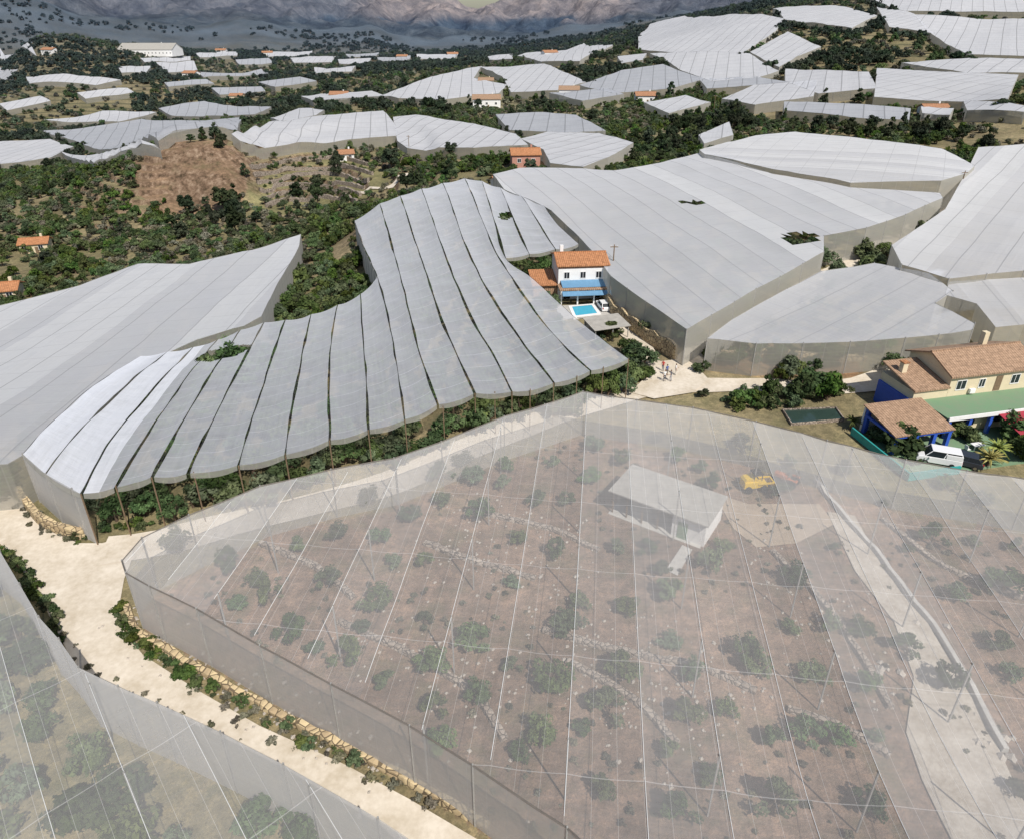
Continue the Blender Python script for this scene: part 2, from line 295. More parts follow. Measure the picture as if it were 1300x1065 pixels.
paint(SP([(905,440),(1080,445),(1100,480),(960,478),(900,470)]),(.26,.14,.08),.7)
paint(SP([(560,115),(800,120),(900,150),(860,175),(720,160),(560,140)]),(.24,.22,.14),.6)
TERR=[(310,205),(440,198),(500,215),(480,245),(430,265),(320,275)]
paint(SP(TERR),(.20,.19,.09),.7)
paint(SP([(870,445),(1050,352),(1200,270),(1225,262),(1110,330),(905,432)]),(.46,.39,.30),.7)
fr=sst(450,1800,R)[:,None]; fc=np.array([.07,.10,.14])*(.45+1.0*fbm(X/70,Y/70,5,71)[:,None]); col=col*(1-.88*fr)+fc*.88*fr  # distance haze painted into the ground colour as a blue tint
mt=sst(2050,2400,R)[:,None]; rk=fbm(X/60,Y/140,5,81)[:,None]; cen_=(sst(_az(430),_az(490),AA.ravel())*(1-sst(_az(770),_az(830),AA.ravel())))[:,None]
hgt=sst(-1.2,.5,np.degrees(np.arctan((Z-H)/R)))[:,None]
kk_=sst(.40,.56,rk*.6+.4*hgt)*(.3+.7*cen_)*hgt; hazy_rock=np.array([.072,.105,.155])*(1-kk_)+np.array([.27,.245,.255])*kk_; col=col*(1-mt)+hazy_rock*mt  # mountain blue is haze painted into the colour; paler parts are bare stone
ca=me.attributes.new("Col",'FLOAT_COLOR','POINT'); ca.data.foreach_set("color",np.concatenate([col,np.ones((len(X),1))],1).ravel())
tm=((pip(XY,SP([(0,120),(250,100),(420,120),(300,150),(0,170)]))|((R>400)&(R<1400)))).astype(float)
ta=me.attributes.new("terr",'FLOAT','POINT'); ta.data.foreach_set("value",tm)
m,n,o=newmat("hillside_soil"); b=N(n,"ShaderNodeBsdfPrincipled"); b.inputs["Roughness"].default_value=.95; b.inputs["Specular IOR Level"].default_value=.1
at=N(n,"ShaderNodeAttribute",attribute_name="Col"); tt_=N(n,"ShaderNodeAttribute",attribute_name="terr"); p=pos(n)
n1=noise(n,.9,p,6,.7); n2=noise(n,6,p,3,.6); c=mixc(n,1.0,at.outputs["Color"],ramp(n,mth(n,'ADD',mth(n,'MULTIPLY',n1,.65),mth(n,'MULTIPLY',n2,.35)),[(.3,(.45,.46,.42)),(.5,(.95,.95,.95)),(.68,(1.7,1.6,1.5))]),'MULTIPLY')
ln_=N(n,"ShaderNodeVectorMath",operation='LENGTH'); n.links.new(p,ln_.inputs[0]); RL=ln_.outputs["Value"]; fd=maprange(n,RL,300,1300,1,0)
gr=ramp(n,noise(n,.22,p,6,.7),[(.5,(0,0,0)),(.66,(1,1,1))]); c=mixc(n,mth(n,'MULTIPLY',mth(n,'MULTIPLY',gr,.4),fd),c,(.10,.115,.05))
sz=N(n,"ShaderNodeSeparateXYZ"); n.links.new(p,sz.inputs[0]); zz=mth(n,'FRACT',mth(n,'DIVIDE',mth(n,'ADD',sz.outputs[2],mth(n,'MULTIPLY',n1,.8)),2.0)); tl=mth(n,'MULTIPLY',mth(n,'LESS_THAN',zz,.3),mth(n,'MULTIPLY',tt_.outputs["Fac"],.6)); c=mixc(n,tl,c,(.06,.065,.04))
gn=N(n,"ShaderNodeNewGeometry"); sn=N(n,"ShaderNodeSeparateXYZ"); n.links.new(gn.outputs["Normal"],sn.inputs[0]); steep=mth(n,'MULTIPLY',maprange(n,sn.outputs[2],.92,.78,0,.85),maprange(n,RL,380,480,1,0)); stc=ramp(n,noise(n,.45,p,7,.7),[(.36,(.045,.032,.02)),(.5,(.16,.105,.07)),(.66,(.32,.24,.17))]); c=mixc(n,steep,c,stc)
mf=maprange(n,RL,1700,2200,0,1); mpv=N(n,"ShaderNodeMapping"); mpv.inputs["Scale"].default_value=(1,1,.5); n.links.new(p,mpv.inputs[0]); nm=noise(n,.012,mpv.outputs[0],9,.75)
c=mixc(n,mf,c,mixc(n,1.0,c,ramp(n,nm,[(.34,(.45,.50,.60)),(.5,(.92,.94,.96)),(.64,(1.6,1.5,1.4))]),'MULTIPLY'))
n.links.new(c,b.inputs["Base Color"]); bp=N(n,"ShaderNodeBump"); bp.inputs["Distance"].default_value=.35; bp.inputs["Strength"].default_value=.7; n.links.new(n1,bp.inputs["Height"])
bp2=N(n,"ShaderNodeBump"); bp2.inputs["Distance"].default_value=30; n.links.new(mf,bp2.inputs["Strength"]); n.links.new(nm,bp2.inputs["Height"]); n.links.new(bp.outputs[0],bp2.inputs["Normal"]); n.links.new(bp2.outputs[0],b.inputs["Normal"]); n.links.new(b.outputs[0],o.inputs[0]); M_ground=m
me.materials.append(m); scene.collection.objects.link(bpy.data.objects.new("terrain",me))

# ------------------------------------------------------------------ draping
def subdiv(poly,step):
    out=[]
    for i in range(len(poly)):
        a_=np.array(poly[i][:2]); b_=np.array(poly[(i+1)%len(poly)][:2]); k=max(1,int(np.linalg.norm(b_-a_)/step))
        for j in range(k): out.append(a_+(b_-a_)*j/k)
    return out
def cdt(poly,pts):
    vs=[Vector((float(q[0]),float(q[1]))) for q in poly]+[Vector((float(q[0]),float(q[1]))) for q in pts]
    r_=delaunay_2d_cdt(vs,[],[list(range(len(poly)))],1,1e-4); return np.array([(v.x,v.y) for v in r_[0]]),[tuple(f) for f in r_[2]]
EX=[]  # plan polygons kept clear of wild vegetation
def drape(name,px,off,mat,step=2.0,world=None,parent=None):
    P=world if world is not None else SP(px)[:,:2]; P=np.array(P)[:,:2]
    pl=subdiv(P,step); mn=P.min(0); mxx=P.max(0); gx,gy=np.meshgrid(np.arange(mn[0],mxx[0],step),np.arange(mn[1],mxx[1],step)); q=np.stack([gx.ravel(),gy.ravel()],1); q=q[pip(q,P)]
    v,f=cdt(pl,q); z=G(v[:,0],v[:,1])+off; EX.append(P)
    f=[t if (v[t[1]][0]-v[t[0]][0])*(v[t[2]][1]-v[t[0]][1])-(v[t[1]][1]-v[t[0]][1])*(v[t[2]][0]-v[t[0]][0])>0 else t[::-1] for t in f]
    return mk(name,np.column_stack([v,z]),f,mat,parent,True)
def smooth(P,step):
    P=np.array(P,float); Q=np.vstack([2*P[0]-P[1],P,2*P[-1]-P[-2]]); out=[]
    for i in range(1,len(Q)-2):
        k=max(2,int(np.linalg.norm(Q[i+1]-Q[i])/step)); 
        for t in np.linspace(0,1,k,endpoint=False):
            out.append(.5*((2*Q[i])+(-Q[i-1]+Q[i+1])*t+(2*Q[i-1]-5*Q[i]+4*Q[i+1]-Q[i+2])*t*t+(-Q[i-1]+3*Q[i]-3*Q[i+1]+Q[i+2])*t**3))
    out.append(P[-1]); return np.array(out)
def ribbon(name,px,width,off,mat,h=0):
    P=SP(px)[:,:2]; P=smooth(P,2.0); t=np.gradient(P,axis=0); t/=np.linalg.norm(t,axis=1)[:,None]; nn=np.stack([-t[:,1],t[:,0]],1)
    wv=width/2*(1+.18*(vn(np.arange(len(P))*.35,P[:,0]*.1,5)-.5)*2); L=P+nn*wv[:,None]; Rr=P-nn*wv[:,None]
    EX.append(np.concatenate([L,Rr[::-1]])); K=4; V=[]
    for k in range(K+1): q=L+(Rr-L)*k/K; V.append(np.column_stack([q,G(q[:,0],q[:,1])+off]))
    V=np.concatenate(V); m_=len(P); Fc=[(k*m_+i,(k+1)*m_+i,(k+1)*m_+i+1,k*m_+i+1) for k in range(K) for i in range(m_-1)]
    return mk(name,V,Fc,mat,None,True)
drape("track_junction",[(-150,600),(0,622),(32,642),(62,674),(100,690),(130,690),(185,676),(215,680),(170,705),(158,735),(148,790),(182,832),(250,876),(330,922),(440,972),(520,1015),(700,1120),(600,1160),(480,1045),(360,975),(280,935),(200,898),(130,868),(95,845),(72,800),(48,752),(15,705),(0,690),(-150,660)],.10,M_road)
ribbon("sandy_track",[(130,700),(200,690),(300,664),(400,640),(500,612),(590,572),(680,537),(760,512),(830,494),(900,490),(980,490),(1050,493),(1110,486),(1150,470)],4.2,.14,M_road)
ribbon("sandy_track",[(850,492),(872,465),(885,445),(930,420),(985,388),(1045,352),(1100,322),(1160,290),(1205,262),(1222,240)],3.6,.18,M_road)
drape("parking_track",[(800,500),(815,485),(825,462),(860,458),(885,468),(900,484),(880,500),(830,508)],.22,M_road)
ribbon("sandy_track",[(830,470),(815,440),(800,425),(785,408),(765,392)],3,.2,M_road)
ribbon("sandy_track",[(450,245),(490,240),(520,222),(570,215)],3,.3,M_road)
drape("concrete_track",[(1050,650),(1085,655),(1120,720),(1165,770),(1200,830),(1245,900),(1290,1000),(1340,1090),(1220,1090),(1170,990),(1150,930),(1160,860),(1135,790),(1085,725)],.1,M_track)
drape("earth_yard",[(905,625),(950,640),(1040,640),(1060,665),(1010,690),(960,695),(930,670)],.06,simple("yard_earth",(.42,.33,.24),.95,.3,.6,.2,obj=False))
drape("concrete_pad",[(866,692),(879,698),(860,731),(845,724)],.08,M_conc)

# ------------------------------------------------------------------ nets
def clip(poly,n_,c,sign):
    out=[]
    for i in range(len(poly)):
        a_=poly[i]; b_=poly[(i+1)%len(poly)]; da=sign*(a_@n_-c); db=sign*(b_@n_-c)
        if da>=0: out.append(a_)
        if (da>0>db) or (da<0<db): out.append(a_+(b_-a_)*da/(da-db))
    return out
def netz(x,y,h): return G(x,y)+h+.7*(fbm(np.asarray(x)/16,np.asarray(y)/16,3,91)-.5)+.22*(fbm(np.asarray(x)/4.5,np.asarray(y)/4.5,2,95)-.5)
def net(name,px,h,dpx,width,mats,gap=0.0,holes=(),step=3.0,wall=M_wallg,sag=.1,world=None,wallh=None,cables=False,posts=False,postmat=None):
    P=(world if world is not None else SP(px,h))[:,:2]; EX.append(P)
    d=(S(*dpx[1],h)-S(*dpx[0],h))[:2]; d/=np.linalg.norm(d); nn=np.array([d[1],-d[0]])
    us=P@nn; V=[];Fc=[];MI=[];UV=[]; holesw=[SP(q,h)[:,:2] for q in holes]
    ks=range(int(math.floor(us.min()/width)),int(math.floor(us.max()/width))+1); rr=random.Random(len(px)+int(abs(us.min())))
    PP=np.array(subdiv(P,step))
    for k in ks:
        q=clip([p_ for p_ in PP],nn,k*width+gap/2,1)
        if len(q)<3: continue
        q=clip(q,nn,(k+1)*width-gap/2,-1)
        if len(q)<3: continue
        q=np.array(q); 
        q2=[q[0]]
        for p_ in q[1:]:
            if np.linalg.norm(p_-q2[-1])>.02: q2.append(p_)
        q=np.array(q2)
        if len(q)<3: continue
        q=np.array(subdiv(q,step)); vv=q@d; g1=np.linspace(k*width+gap/2,(k+1)*width-gap/2,6)[1:-1]; g2=np.arange(vv.min()+.7,vv.max()-.3,step)
        a_,b_=np.meshgrid(g1,g2); pts=a_.ravel()[:,None]*nn+b_.ravel()[:,None]*d; pts=pts[pip(pts,q)]
        try: v,f=cdt(q,pts)
        except Exception: continue
        if not len(v): continue
        c0=len(V); t=np.clip((v@nn-k*width)/width,0,1); z=netz(v[:,0],v[:,1],h)-sag*4*t*(1-t)
        mi=rr.choices(range(len(mats)),[1/(j+1) for j in range(len(mats))])[0]
        cen=np.array([v[list(fc)].mean(0) for fc in f]); drop=np.zeros(len(f),bool)
        for hw in holesw: drop|=pip(cen,hw)
        for fc,dr in zip(f,drop):
            if dr: continue
            fc=list(fc); a2=(v[fc[1]][0]-v[fc[0]][0])*(v[fc[2]][1]-v[fc[0]][1])-(v[fc[1]][1]-v[fc[0]][1])*(v[fc[2]][0]-v[fc[0]][0])
            if a2<0: fc=fc[::-1]
            Fc.append([i+c0 for i in fc]); MI.append(mi)
        V+=list(np.column_stack([v,z])); UV+=list(np.column_stack([v@nn,v@d]))
    ob=mk(name,V,Fc,list(mats),None,True,MI,UV)
    if wall:
        L=np.array(subdiv(P,2.5)); m_=len(L); zt=netz(L[:,0],L[:,1],h); zb=G(L[:,0],L[:,1])-.1
        if wallh: zb=np.maximum(zb,zt-wallh)
        sl_=np.concatenate([[0],np.cumsum(np.linalg.norm(np.diff(np.vstack([L,L[:1]]),axis=0),axis=1))])
        VV=[];UU=[]
        for i in range(m_+1):
            j=i%m_
            for t in (0,.5,1): VV.append((L[j][0],L[j][1],zt[j]*(1-t)+zb[j]*t)); UU.append((sl_[i],t*h))
        FF=[(i*3+k,i*3+k+1,i*3+k+4,i*3+k+3) for i in range(m_) for k in (0,1)]
        mk("side_net",VV,FF,wall,ob,False,None,UU)
    if cables:
        VV=[];FF=[]
        for k in ks:
            vs_=np.arange((P@d).min(),(P@d).max(),1.5); pts=k*width*nn+vs_[:,None]*d; ins=pip(pts,P); z=netz(pts[:,0],pts[:,1],h)+.05
            for i in range(len(pts)-1):
                if ins[i] and ins[i+1]:
                    c0=len(VV)
                    for j in (i,i+1):
                        for (u_,w_) in ((-cables,0),(0,cables),(cables,0),(0,-cables)): VV.append((pts[j][0]+nn[0]*u_,pts[j][1]+nn[1]*u_,z[j]+w_))
                    FF+=[(c0+q_,c0+(q_+1)%4,c0+4+(q_+1)%4,c0+4+q_) for q_ in range(4)]
        mk("support_cables",VV,FF,M_cable,ob)
    if posts:
        VV=[];FF=[]; L=list(subdiv(P,posts))
        if cables:
            for k in ks:
                for v_ in np.arange((P@d).min(),(P@d).max(),posts*2):
                    p_=k*width*nn+v_*d
                    if k%2==0 and pip(p_[None],P)[0]: L.append(p_)
        L=np.array(L); zt=netz(L[:,0],L[:,1],h)+.12; zb=G(L[:,0],L[:,1])-.2
        for p_,a_,b_ in zip(L,zt,zb):
            v,f=boxvf(p_[0]-.05,p_[0]+.05,p_[1]-.05,p_[1]+.05,b_,a_); c0=len(VV); VV+=v; FF+=[tuple(i+c0 for i in q_) for q_ in f]
        mk("posts",VV,FF,postmat or M_pole,ob)
    return ob
def rim(P3,r_,mat,name,parent=None):
    VV=[];FF=[];P3=np.array(P3)
    for i in range(len(P3)):
        t=P3[min(i+1,len(P3)-1)]-P3[max(i-1,0)]; q=np.array([-t[1],t[0],0]); q/=np.linalg.norm(q)+1e-9
        for (a_,b_) in ((-r_,0),(0,r_),(r_,0),(0,-r_)): VV.append(P3[i]+q*a_+np.array([0,0,b_]))
        if i: c0=4*(i-1); FF+=[(c0+k,c0+(k+1)%4,c0+4+(k+1)%4,c0+4+k) for k in range(4)]
    return mk(name,VV,FF,mat,parent)
def ell(cx,cy,rx,ry,rot=0,n_=16):
    return [(cx+rx*math.cos(t)*math.cos(rot)-ry*math.sin(t)*math.sin(rot),cy+rx*math.cos(t)*math.sin(rot)+ry*math.sin(t)*math.cos(rot)) for t in np.linspace(0,2*math.pi,n_,endpoint=False)]
M_rope=simple("edge_rope",(.16,.14,.12),.8)
fn=net("crop_net",P_F,6,((700,970),(735,510)),4.6,[M_f1,M_f2,M_f3],world=W_F,wall=M_wall,cables=.021,posts=4.6,sag=.15)
Lp=np.array(subdiv(W_F,2)); Lp=np.vstack([Lp,Lp[:1]]); rim(np.column_stack([Lp,netz(Lp[:,0],Lp[:,1],6)]),.06,M_rope,"edge_rope",fn)
P_L=[(-300,600),(-60,655),(0,700),(25,742),(50,785),(75,812),(100,848),(150,872),(200,893),(280,930),(360,972),(480,1040),(650,1150),(500,1500),(-700,1500),(-900,900)]
ln_=net("crop_net",P_L,6,((60,960),(0,760)),4,[M_f3,M_f2],wall=M_wall,cables=.018,posts=4)
P_N=[(382,297),(320,318),(240,336),(175,334),(100,362),(0,387),(-250,430),(-400,640),(-100,600),(10,590),(60,560),(130,500),(190,458),(250,430),(310,414),(332,402),(350,365),(380,312)]
net("crop_net",P_N,5.5,((60,560),(330,320)),7,[M_net_b,M_net],gap=0,sag=.12)
P_D=[(626,222),(660,213),(720,212),(780,216),(840,206),(888,194),(980,220),(1080,238),(1193,246),(1197,252),(1150,272),(1100,290),(1046,300),(1046,320),(960,367),(872,418),(820,383),(775,350),(757,325),(735,300),(700,268),(640,240)]
net("crop_net",P_D,6,((660,225),(872,415)),6,[M_net,M_net_b],holes=[ell(1017,303,24,8),ell(884,258,14,2.2),ell(868,257,6,1.5)],step=2,wall=M_wallg,posts=6,sag=.06)
net("crop_net",[(888,190),(960,172),(1010,168),(1120,178),(1195,189),(1238,210),(1226,222),(1195,231),(1080,232),(980,214),(895,196)],7,((900,195),(1230,215)),5,[M_net_b,M_net],sag=.08)
net("crop_net",[(1242,188),(1300,183),(1600,190),(1700,350),(1300,345),(1205,354),(1145,336),(1132,312),(1200,266),(1222,228)],6,((1150,330),(1290,190)),7,[M_net,M_net_b],posts=6,sag=.08)
P_H=[(898,430),(930,405),(1000,366),(1042,345),(1110,334),(1180,347),(1210,370),(1188,384),(1238,410),(1235,418),(1150,428),(1080,434),(960,437)]
net("crop_net",P_H,5,((905,430),(1110,335)),5.5,[M_net,M_net_b],posts=5,sag=.1)
net("crop_net",[(1205,358),(1300,354),(1600,358),(1650,420),(1300,413),(1264,416),(1240,386),(1200,374)],5,((1260,410),(1220,360)),5,[M_net],sag=.1)
FARN=[[(300,170),(345,155),(400,148),(482,142),(497,160),(500,172),(440,177),(380,180),(310,178)],[(503,150),(530,147),(600,158),(650,170),(665,183),(600,187),(520,187),(508,178)],
[(633,146),(690,143),(730,147),(765,165),(720,168),(650,165)],[(665,177),(700,168),(760,170),(800,182),(770,200),(740,210),(700,206),(692,190)],
[(490,120),(560,96),(610,86),(600,100),(640,108),(630,118),(560,126),(510,124)],[(612,86),(690,82),(740,104),(705,114),(650,116),(640,98)],[(740,108),(790,90),(840,83),(890,100),(850,112),(780,118)],
[(815,45),(840,28),(900,22),(990,25),(980,40),(940,66),(860,66),(815,62)],[(830,69),(950,69),(985,90),(960,98),(905,102),(865,88)],
[(1118,88),(1200,92),(1288,96),(1275,125),(1200,128),(1115,122)],[(1000,130),(1080,132),(1152,138),(1150,152),(1080,148),(1000,140)],[(920,125),(960,108),(1035,103),(1030,122),(960,132)],
[(1165,20),(1310,25),(1400,50),(1310,70),(1230,68),(1190,45)],[(1150,80),(1220,75),(1310,75),(1310,92),(1230,92)],[(60,166),(180,152),(300,150),(295,165),(200,178),(100,178)],
[(0,180),(60,178),(88,186),(60,200),(0,207),(-120,200),(-120,185)],[(80,192),(160,186),(200,190),(120,206)],[(660,71),(740,56),(775,58),(735,77),(690,78)],[(205,138),(260,129),(340,136),(320,145),(220,146)],
[(820,130),(870,122),(900,130),(850,143)],[(888,172),(925,155),(930,172),(895,182)],[(985,12),(1060,8),(1110,20),(1080,35),(1000,25)],[(890,100),(960,98),(1000,104),(900,112)],
[(36,98),(100,97),(150,102),(120,108),(40,106)],[(200,80),(245,78),(250,90),(215,92)],[(0,60),(40,61),(45,71),(0,73)],[(255,92),(330,88),(340,94),(260,98)],[(385,122),(470,116),(490,122),(400,128)],
[(1050,-5),(1310,-12),(1310,14),(1150,14)],[(0,86),(22,88),(15,96),(0,98)],[(300,76),(340,74),(345,80),(305,82)],[(370,74),(425,72),(420,79),(375,80)],
[(150,85),(190,84),(185,92),(155,92)],[(430,76),(470,74),(465,80),(432,81)],[(480,73),(520,71),(515,77),(484,78)],[(620,72),(650,69),(650,75),(622,76)],
[(345,150),(380,138),(410,140),(400,146),(360,153)],[(1170,135),(1210,138),(1205,146),(1172,144)],[(210,105),(260,101),(270,106),(215,110)],[(785,72),(820,68),(815,76),(790,80)],
[(60,152),(130,141),(195,143),(150,154)],[(0,132),(50,122),(62,128),(10,140)],[(330,104),(380,98),(400,103),(350,110)],[(955,66),(1000,42),(1040,60),(1010,72),(990,84)],[(1000,88),(1100,92),(1110,112),(1040,118),(1000,104)],[(1115,10),(1160,18),(1185,42),(1130,34)],[(700,118),(770,113),(790,120),(740,128)],
[(250,68),(300,66),(300,71),(255,73)],[(180,74),(240,72),(240,77),(185,79)],[(340,67),(395,65),(390,70),(342,72)],[(440,69),(480,67),(480,71),(445,73)],[(530,69),(580,69),(575,74),(535,75)],[(400,86),(450,84),(445,91),(402,93)],[(100,118),(160,112),(170,118),(110,125)],[(270,112),(330,110),(335,116),(280,120)],[(1225,128),(1300,134),(1300,142),(1230,140)]]
for k,q in enumerate(FARN):
    c=np.mean(q,0); q=[(c[0]+(p_[0]-c[0])*1.06,c[1]+(p_[1]-c[1])*1.06) for p_ in q]; r_=np.hypot(*S(c[0],c[1],4)[:2]); st=max(3.5,r_/70)
    net("crop_net",q,4,((c[0],c[1]),(c[0]+8,c[1]-2-3*(k%3))) if k%2 else ((c[0],c[1]),(c[0]+1,c[1]-6)),max(7,r_/50),[M_far2 if k%4==2 else M_far],step=st,wall=M_wallg,sag=.1)

# seamed net in the middle (cloth strips lofted between cables, open slits between strips)
SA=[[(178,452),(118,490),(70,532),(29,577)],[(212,446),(160,490),(108,540),(58,602)],[(245,441),(195,495),(145,555),(103,628)],[(275,432),(232,487),(190,550),(148,620)],[(305,420),(265,480),(228,545),(193,608)],[(335,411),(300,475),(268,540),(240,603)],
[(362,407),(340,470),(318,540),(303,592)],[(395,399),(382,460),(370,520),(362,577)],[(428,388),(420,440),(418,500),(418,558)],[(458,374),(460,420),(465,480),(468,545)],[(479,352),(492,400),(503,460),(514,532)]]
SB=[[(450,280),(462,315),(479,352),(492,400),(503,460),(514,532)],[(482,258),(494,300),(508,350),(520,400),(534,455),(555,513)],[(508,248),(522,290),(540,345),(558,400),(580,450),(603,500)],[(535,240),(553,290),(573,345),(597,400),(625,450),(650,497)],
[(562,233),(583,290),(606,345),(636,395),(668,440),(703,487)],[(590,227),(612,280),(638,335),(672,385),(707,430),(750,472)],[(612,230),(627,280),(642,328),(682,358),(735,408),(798,457)]]
SC=[[(612,230),(627,280),(642,328)],[(635,238),(652,280),(672,322)],[(660,247),(682,280),(705,317)],[(690,262),(708,285),(735,310)]]
HM=6.0; holesM=[SP(ell(282,448,37,7,-.22),HM)[:,:2],SP(ell(642,274,9,5),HM)[:,:2]]
V=[];Fc=[];UV=[]; hemV=[];hemF=[]
def loft(seams,nl,uo):
    W=[]
    for s in seams:
        q=smooth(SP(s,HM)[:,:2],.8); L=np.concatenate([[0],np.cumsum(np.linalg.norm(np.diff(q,axis=0),axis=1))]); t=np.linspace(0,L[-1],nl)
        W.append(np.column_stack([np.interp(t,L,q[:,0]),np.interp(t,L,q[:,1])]))
    K=8
    for si in range(len(W)-1):
        A,B=W[si],W[si+1]; wd=np.linalg.norm(B-A,axis=1); c0=len(V)
        for k in range(K+1):
            t=k/K; gapv=.13*(.25+1.9*vn(np.arange(nl)*.12,np.full(nl,si*3.7),8)**1.5); g_=gapv/np.maximum(wd,.8); tt=g_+(1-2*g_)*t
            q=A+(B-A)*tt[:,None]; wr=.10*(vn(q[:,0]/1.3,q[:,1]/1.3+si*5,14)-.5)*4*t*(1-t); z=netz(q[:,0],q[:,1],HM)-.25*4*t*(1-t)*np.minimum(wd/5,1.2)*(.6+.8*vn(np.arange(nl)*.05,np.full(nl,si*1.7),18))+wr
            for i in range(nl): V.append((q[i,0],q[i,1],z[i])); UV.append(((si+uo)*5+t*4,i*.8))
        for k in range(K):
            for i in range(nl-1):
                f=(c0+k*nl+i,c0+k*nl+i+1,c0+(k+1)*nl+i+1,c0+(k+1)*nl+i)
                cen=np.mean([V[j][:2] for j in f],0)[None]
                if any(pip(cen,hw)[0] for hw in holesM): continue
                Fc.append(f)
        h0=len(hemV)
        for k in range(K+1):
            p_=V[c0+k*nl+nl-1]; dz=.5+.15*math.sin(k/K*math.pi); hemV.append(p_); hemV.append((p_[0],p_[1]-.08,p_[2]-dz))
        for k in range(K): hemF.append((h0+2*k,h0+2*k+1,h0+2*k+3,h0+2*k+2))
    return W
WA=loft(SA,90,0); WB=loft(SB,150,13); WC=loft(SC,60,23)
mo=mk("crop_net",V,Fc,M_mid,None,True,None,UV); mk("hem",hemV,hemF,M_wallg,mo,True,None,[(p_[0],p_[2]) for p_ in hemV])
for Wl in WA+WB+WC: rim(np.column_stack([Wl,netz(Wl[:,0],Wl[:,1],HM)-.04]),.035,M_dark,"support_cable",mo)
outM=[(178,452),(118,490),(70,532),(29,577),(58,602),(103,628),(193,608),(303,592),(418,558),(514,532),(603,500),(650,497),(703,487),(798,457),(735,408),(682,358),(642,328),(672,322),(735,310),(690,262),(635,238),(590,227),(535,240),(482,258),(450,280),(479,352),(428,388),(362,407),(275,432)]
W_M=SP(outM,HM)[:,:2]; EX.append(W_M)
def wallpoly(px,h,mat,name,parent):
    L=SP(px,h)[:,:2]; out=[]
    for i in range(len(L)-1):
        k=max(1,int(np.linalg.norm(L[i+1]-L[i])/1.5)); out+=[L[i]+(L[i+1]-L[i])*j/k for j in range(k)]
    out.append(L[-1]); L=np.array(out); zt=netz(L[:,0],L[:,1],h); zb=G(L[:,0],L[:,1])
    VV=[];UU=[]
    for i in range(len(L)): VV+= [(L[i][0],L[i][1],zt[i]),(L[i][0],L[i][1],zb[i])]; UU+=[(i*1.5,6),(i*1.5,0)]
    mk(name,VV,[(2*i,2*i+1,2*i+3,2*i+2) for i in range(len(L)-1)],mat,parent,False,None,UU)
    PV=[];PF=[]
    for i in range(0,len(L),3):
        v,f=boxvf(L[i][0]-.06,L[i][0]+.06,L[i][1]-.06,L[i][1]+.06,zb[i],zt[i]+.1); c0=len(PV); PV+=v; PF+=[tuple(a_+c0 for a_ in q) for q in f]
    mk("posts",PV,PF,M_pole,parent)
wallpoly([(29,577),(58,602),(103,628)],HM,M_wall,"corner_wall",mo)
wallpoly([(479,352),(462,315),(450,280)],HM,M_wallg,"back_wall",mo)
fe=SP([(103,628),(193,608),(303,592),(418,558),(514,532),(603,500),(650,497),(703,487),(798,457)],HM)[:,:2]; fe=np.array(smooth(fe,4)); PV=[];PF=[]
for p_ in fe:
    zt=float(np.ravel(netz(p_[0],p_[1],HM))[0]); zb=float(G(p_[0],p_[1])[0])
    v,f=boxvf(p_[0]-.05,p_[0]+.05,p_[1]-.05,p_[1]+.05,zb,zt); c0=len(PV); PV+=v; PF+=[tuple(a_+c0 for a_ in q) for q in f]
mk("front_posts",PV,PF,M_wood,mo)

# ------------------------------------------------------------------ stone walls
def stonewall(name,px,h,th,mat,world=None,z0=-.2):
    L=smooth(SP(px)[:,:2] if world is None else world,1.2); t=np.gradient(L,axis=0); t/=np.linalg.norm(t,axis=1)[:,None]; nn=np.stack([-t[:,1],t[:,0]],1); zb=G(L[:,0],L[:,1]); VV=[];FF=[]
    for i in range(len(L)):
        hh=h*(.8+.4*random.random()); jit=.2*(random.random()-.5)
        for (a_,z) in ((-th/2-.1,z0),(-th/2+jit,hh),(th/2+jit,hh),(th/2+.1,z0)): VV.append((L[i][0]+nn[i][0]*a_,L[i][1]+nn[i][1]*a_,zb[i]+z))
        if i: c0=4*(i-1); FF+=[(c0+k,c0+k+1,c0+k+5,c0+k+4) for k in range(3)]
    FF+=[(0,1,2,3),(len(VV)-1,len(VV)-2,len(VV)-3,len(VV)-4)]
    return mk(name,VV,FF,mat)
stonewall("stone_retaining_wall",[(766,380),(774,396),(793,413),(823,436),(857,458)],2.3,.6,M_stone)
stonewall("stone_retaining_wall",[(26,628),(40,648),(60,668),(100,682),(108,678)],1.1,.6,M_stone)
stonewall("stone_kerb_wall",[(162,770),(172,800),(210,826),(250,850),(350,905),(490,976),(620,1050)],.5,.5,M_stone)
stonewall("dry_stone_wall",[(905,452),(960,450),(1050,455),(1100,460)],.8,.5,M_stone)
for q in ([(540,690),(600,712),(680,735)],[(690,800),(790,828),(880,845),(960,878)],[(720,840),(800,885),(860,945)],[(430,790),(520,830),(600,880),(640,940)],[(600,650),(700,672),(760,700)],[(980,700),(1040,760),(1090,830),(1130,900)],[(1000,900),(1080,930),(1130,960)],[(330,690),(400,720),(450,760)],[(1120,660),(1200,720),(1300,760)]): stonewall("dry_stone_wall",q,.35,.5,M_stone2)
for j in range(6): stonewall("terrace_wall",[(318+j*4,214+j*10),(370,206+j*10),(430,203+j*10.5),(478-j*5,214+j*9)],1.3,.8,M_stone2)
stonewall("concrete_channel",[(1035,612),(1070,655),(1110,700),(1150,755),(1195,810),(1240,890),(1275,955)],.5,.35,M_conc)

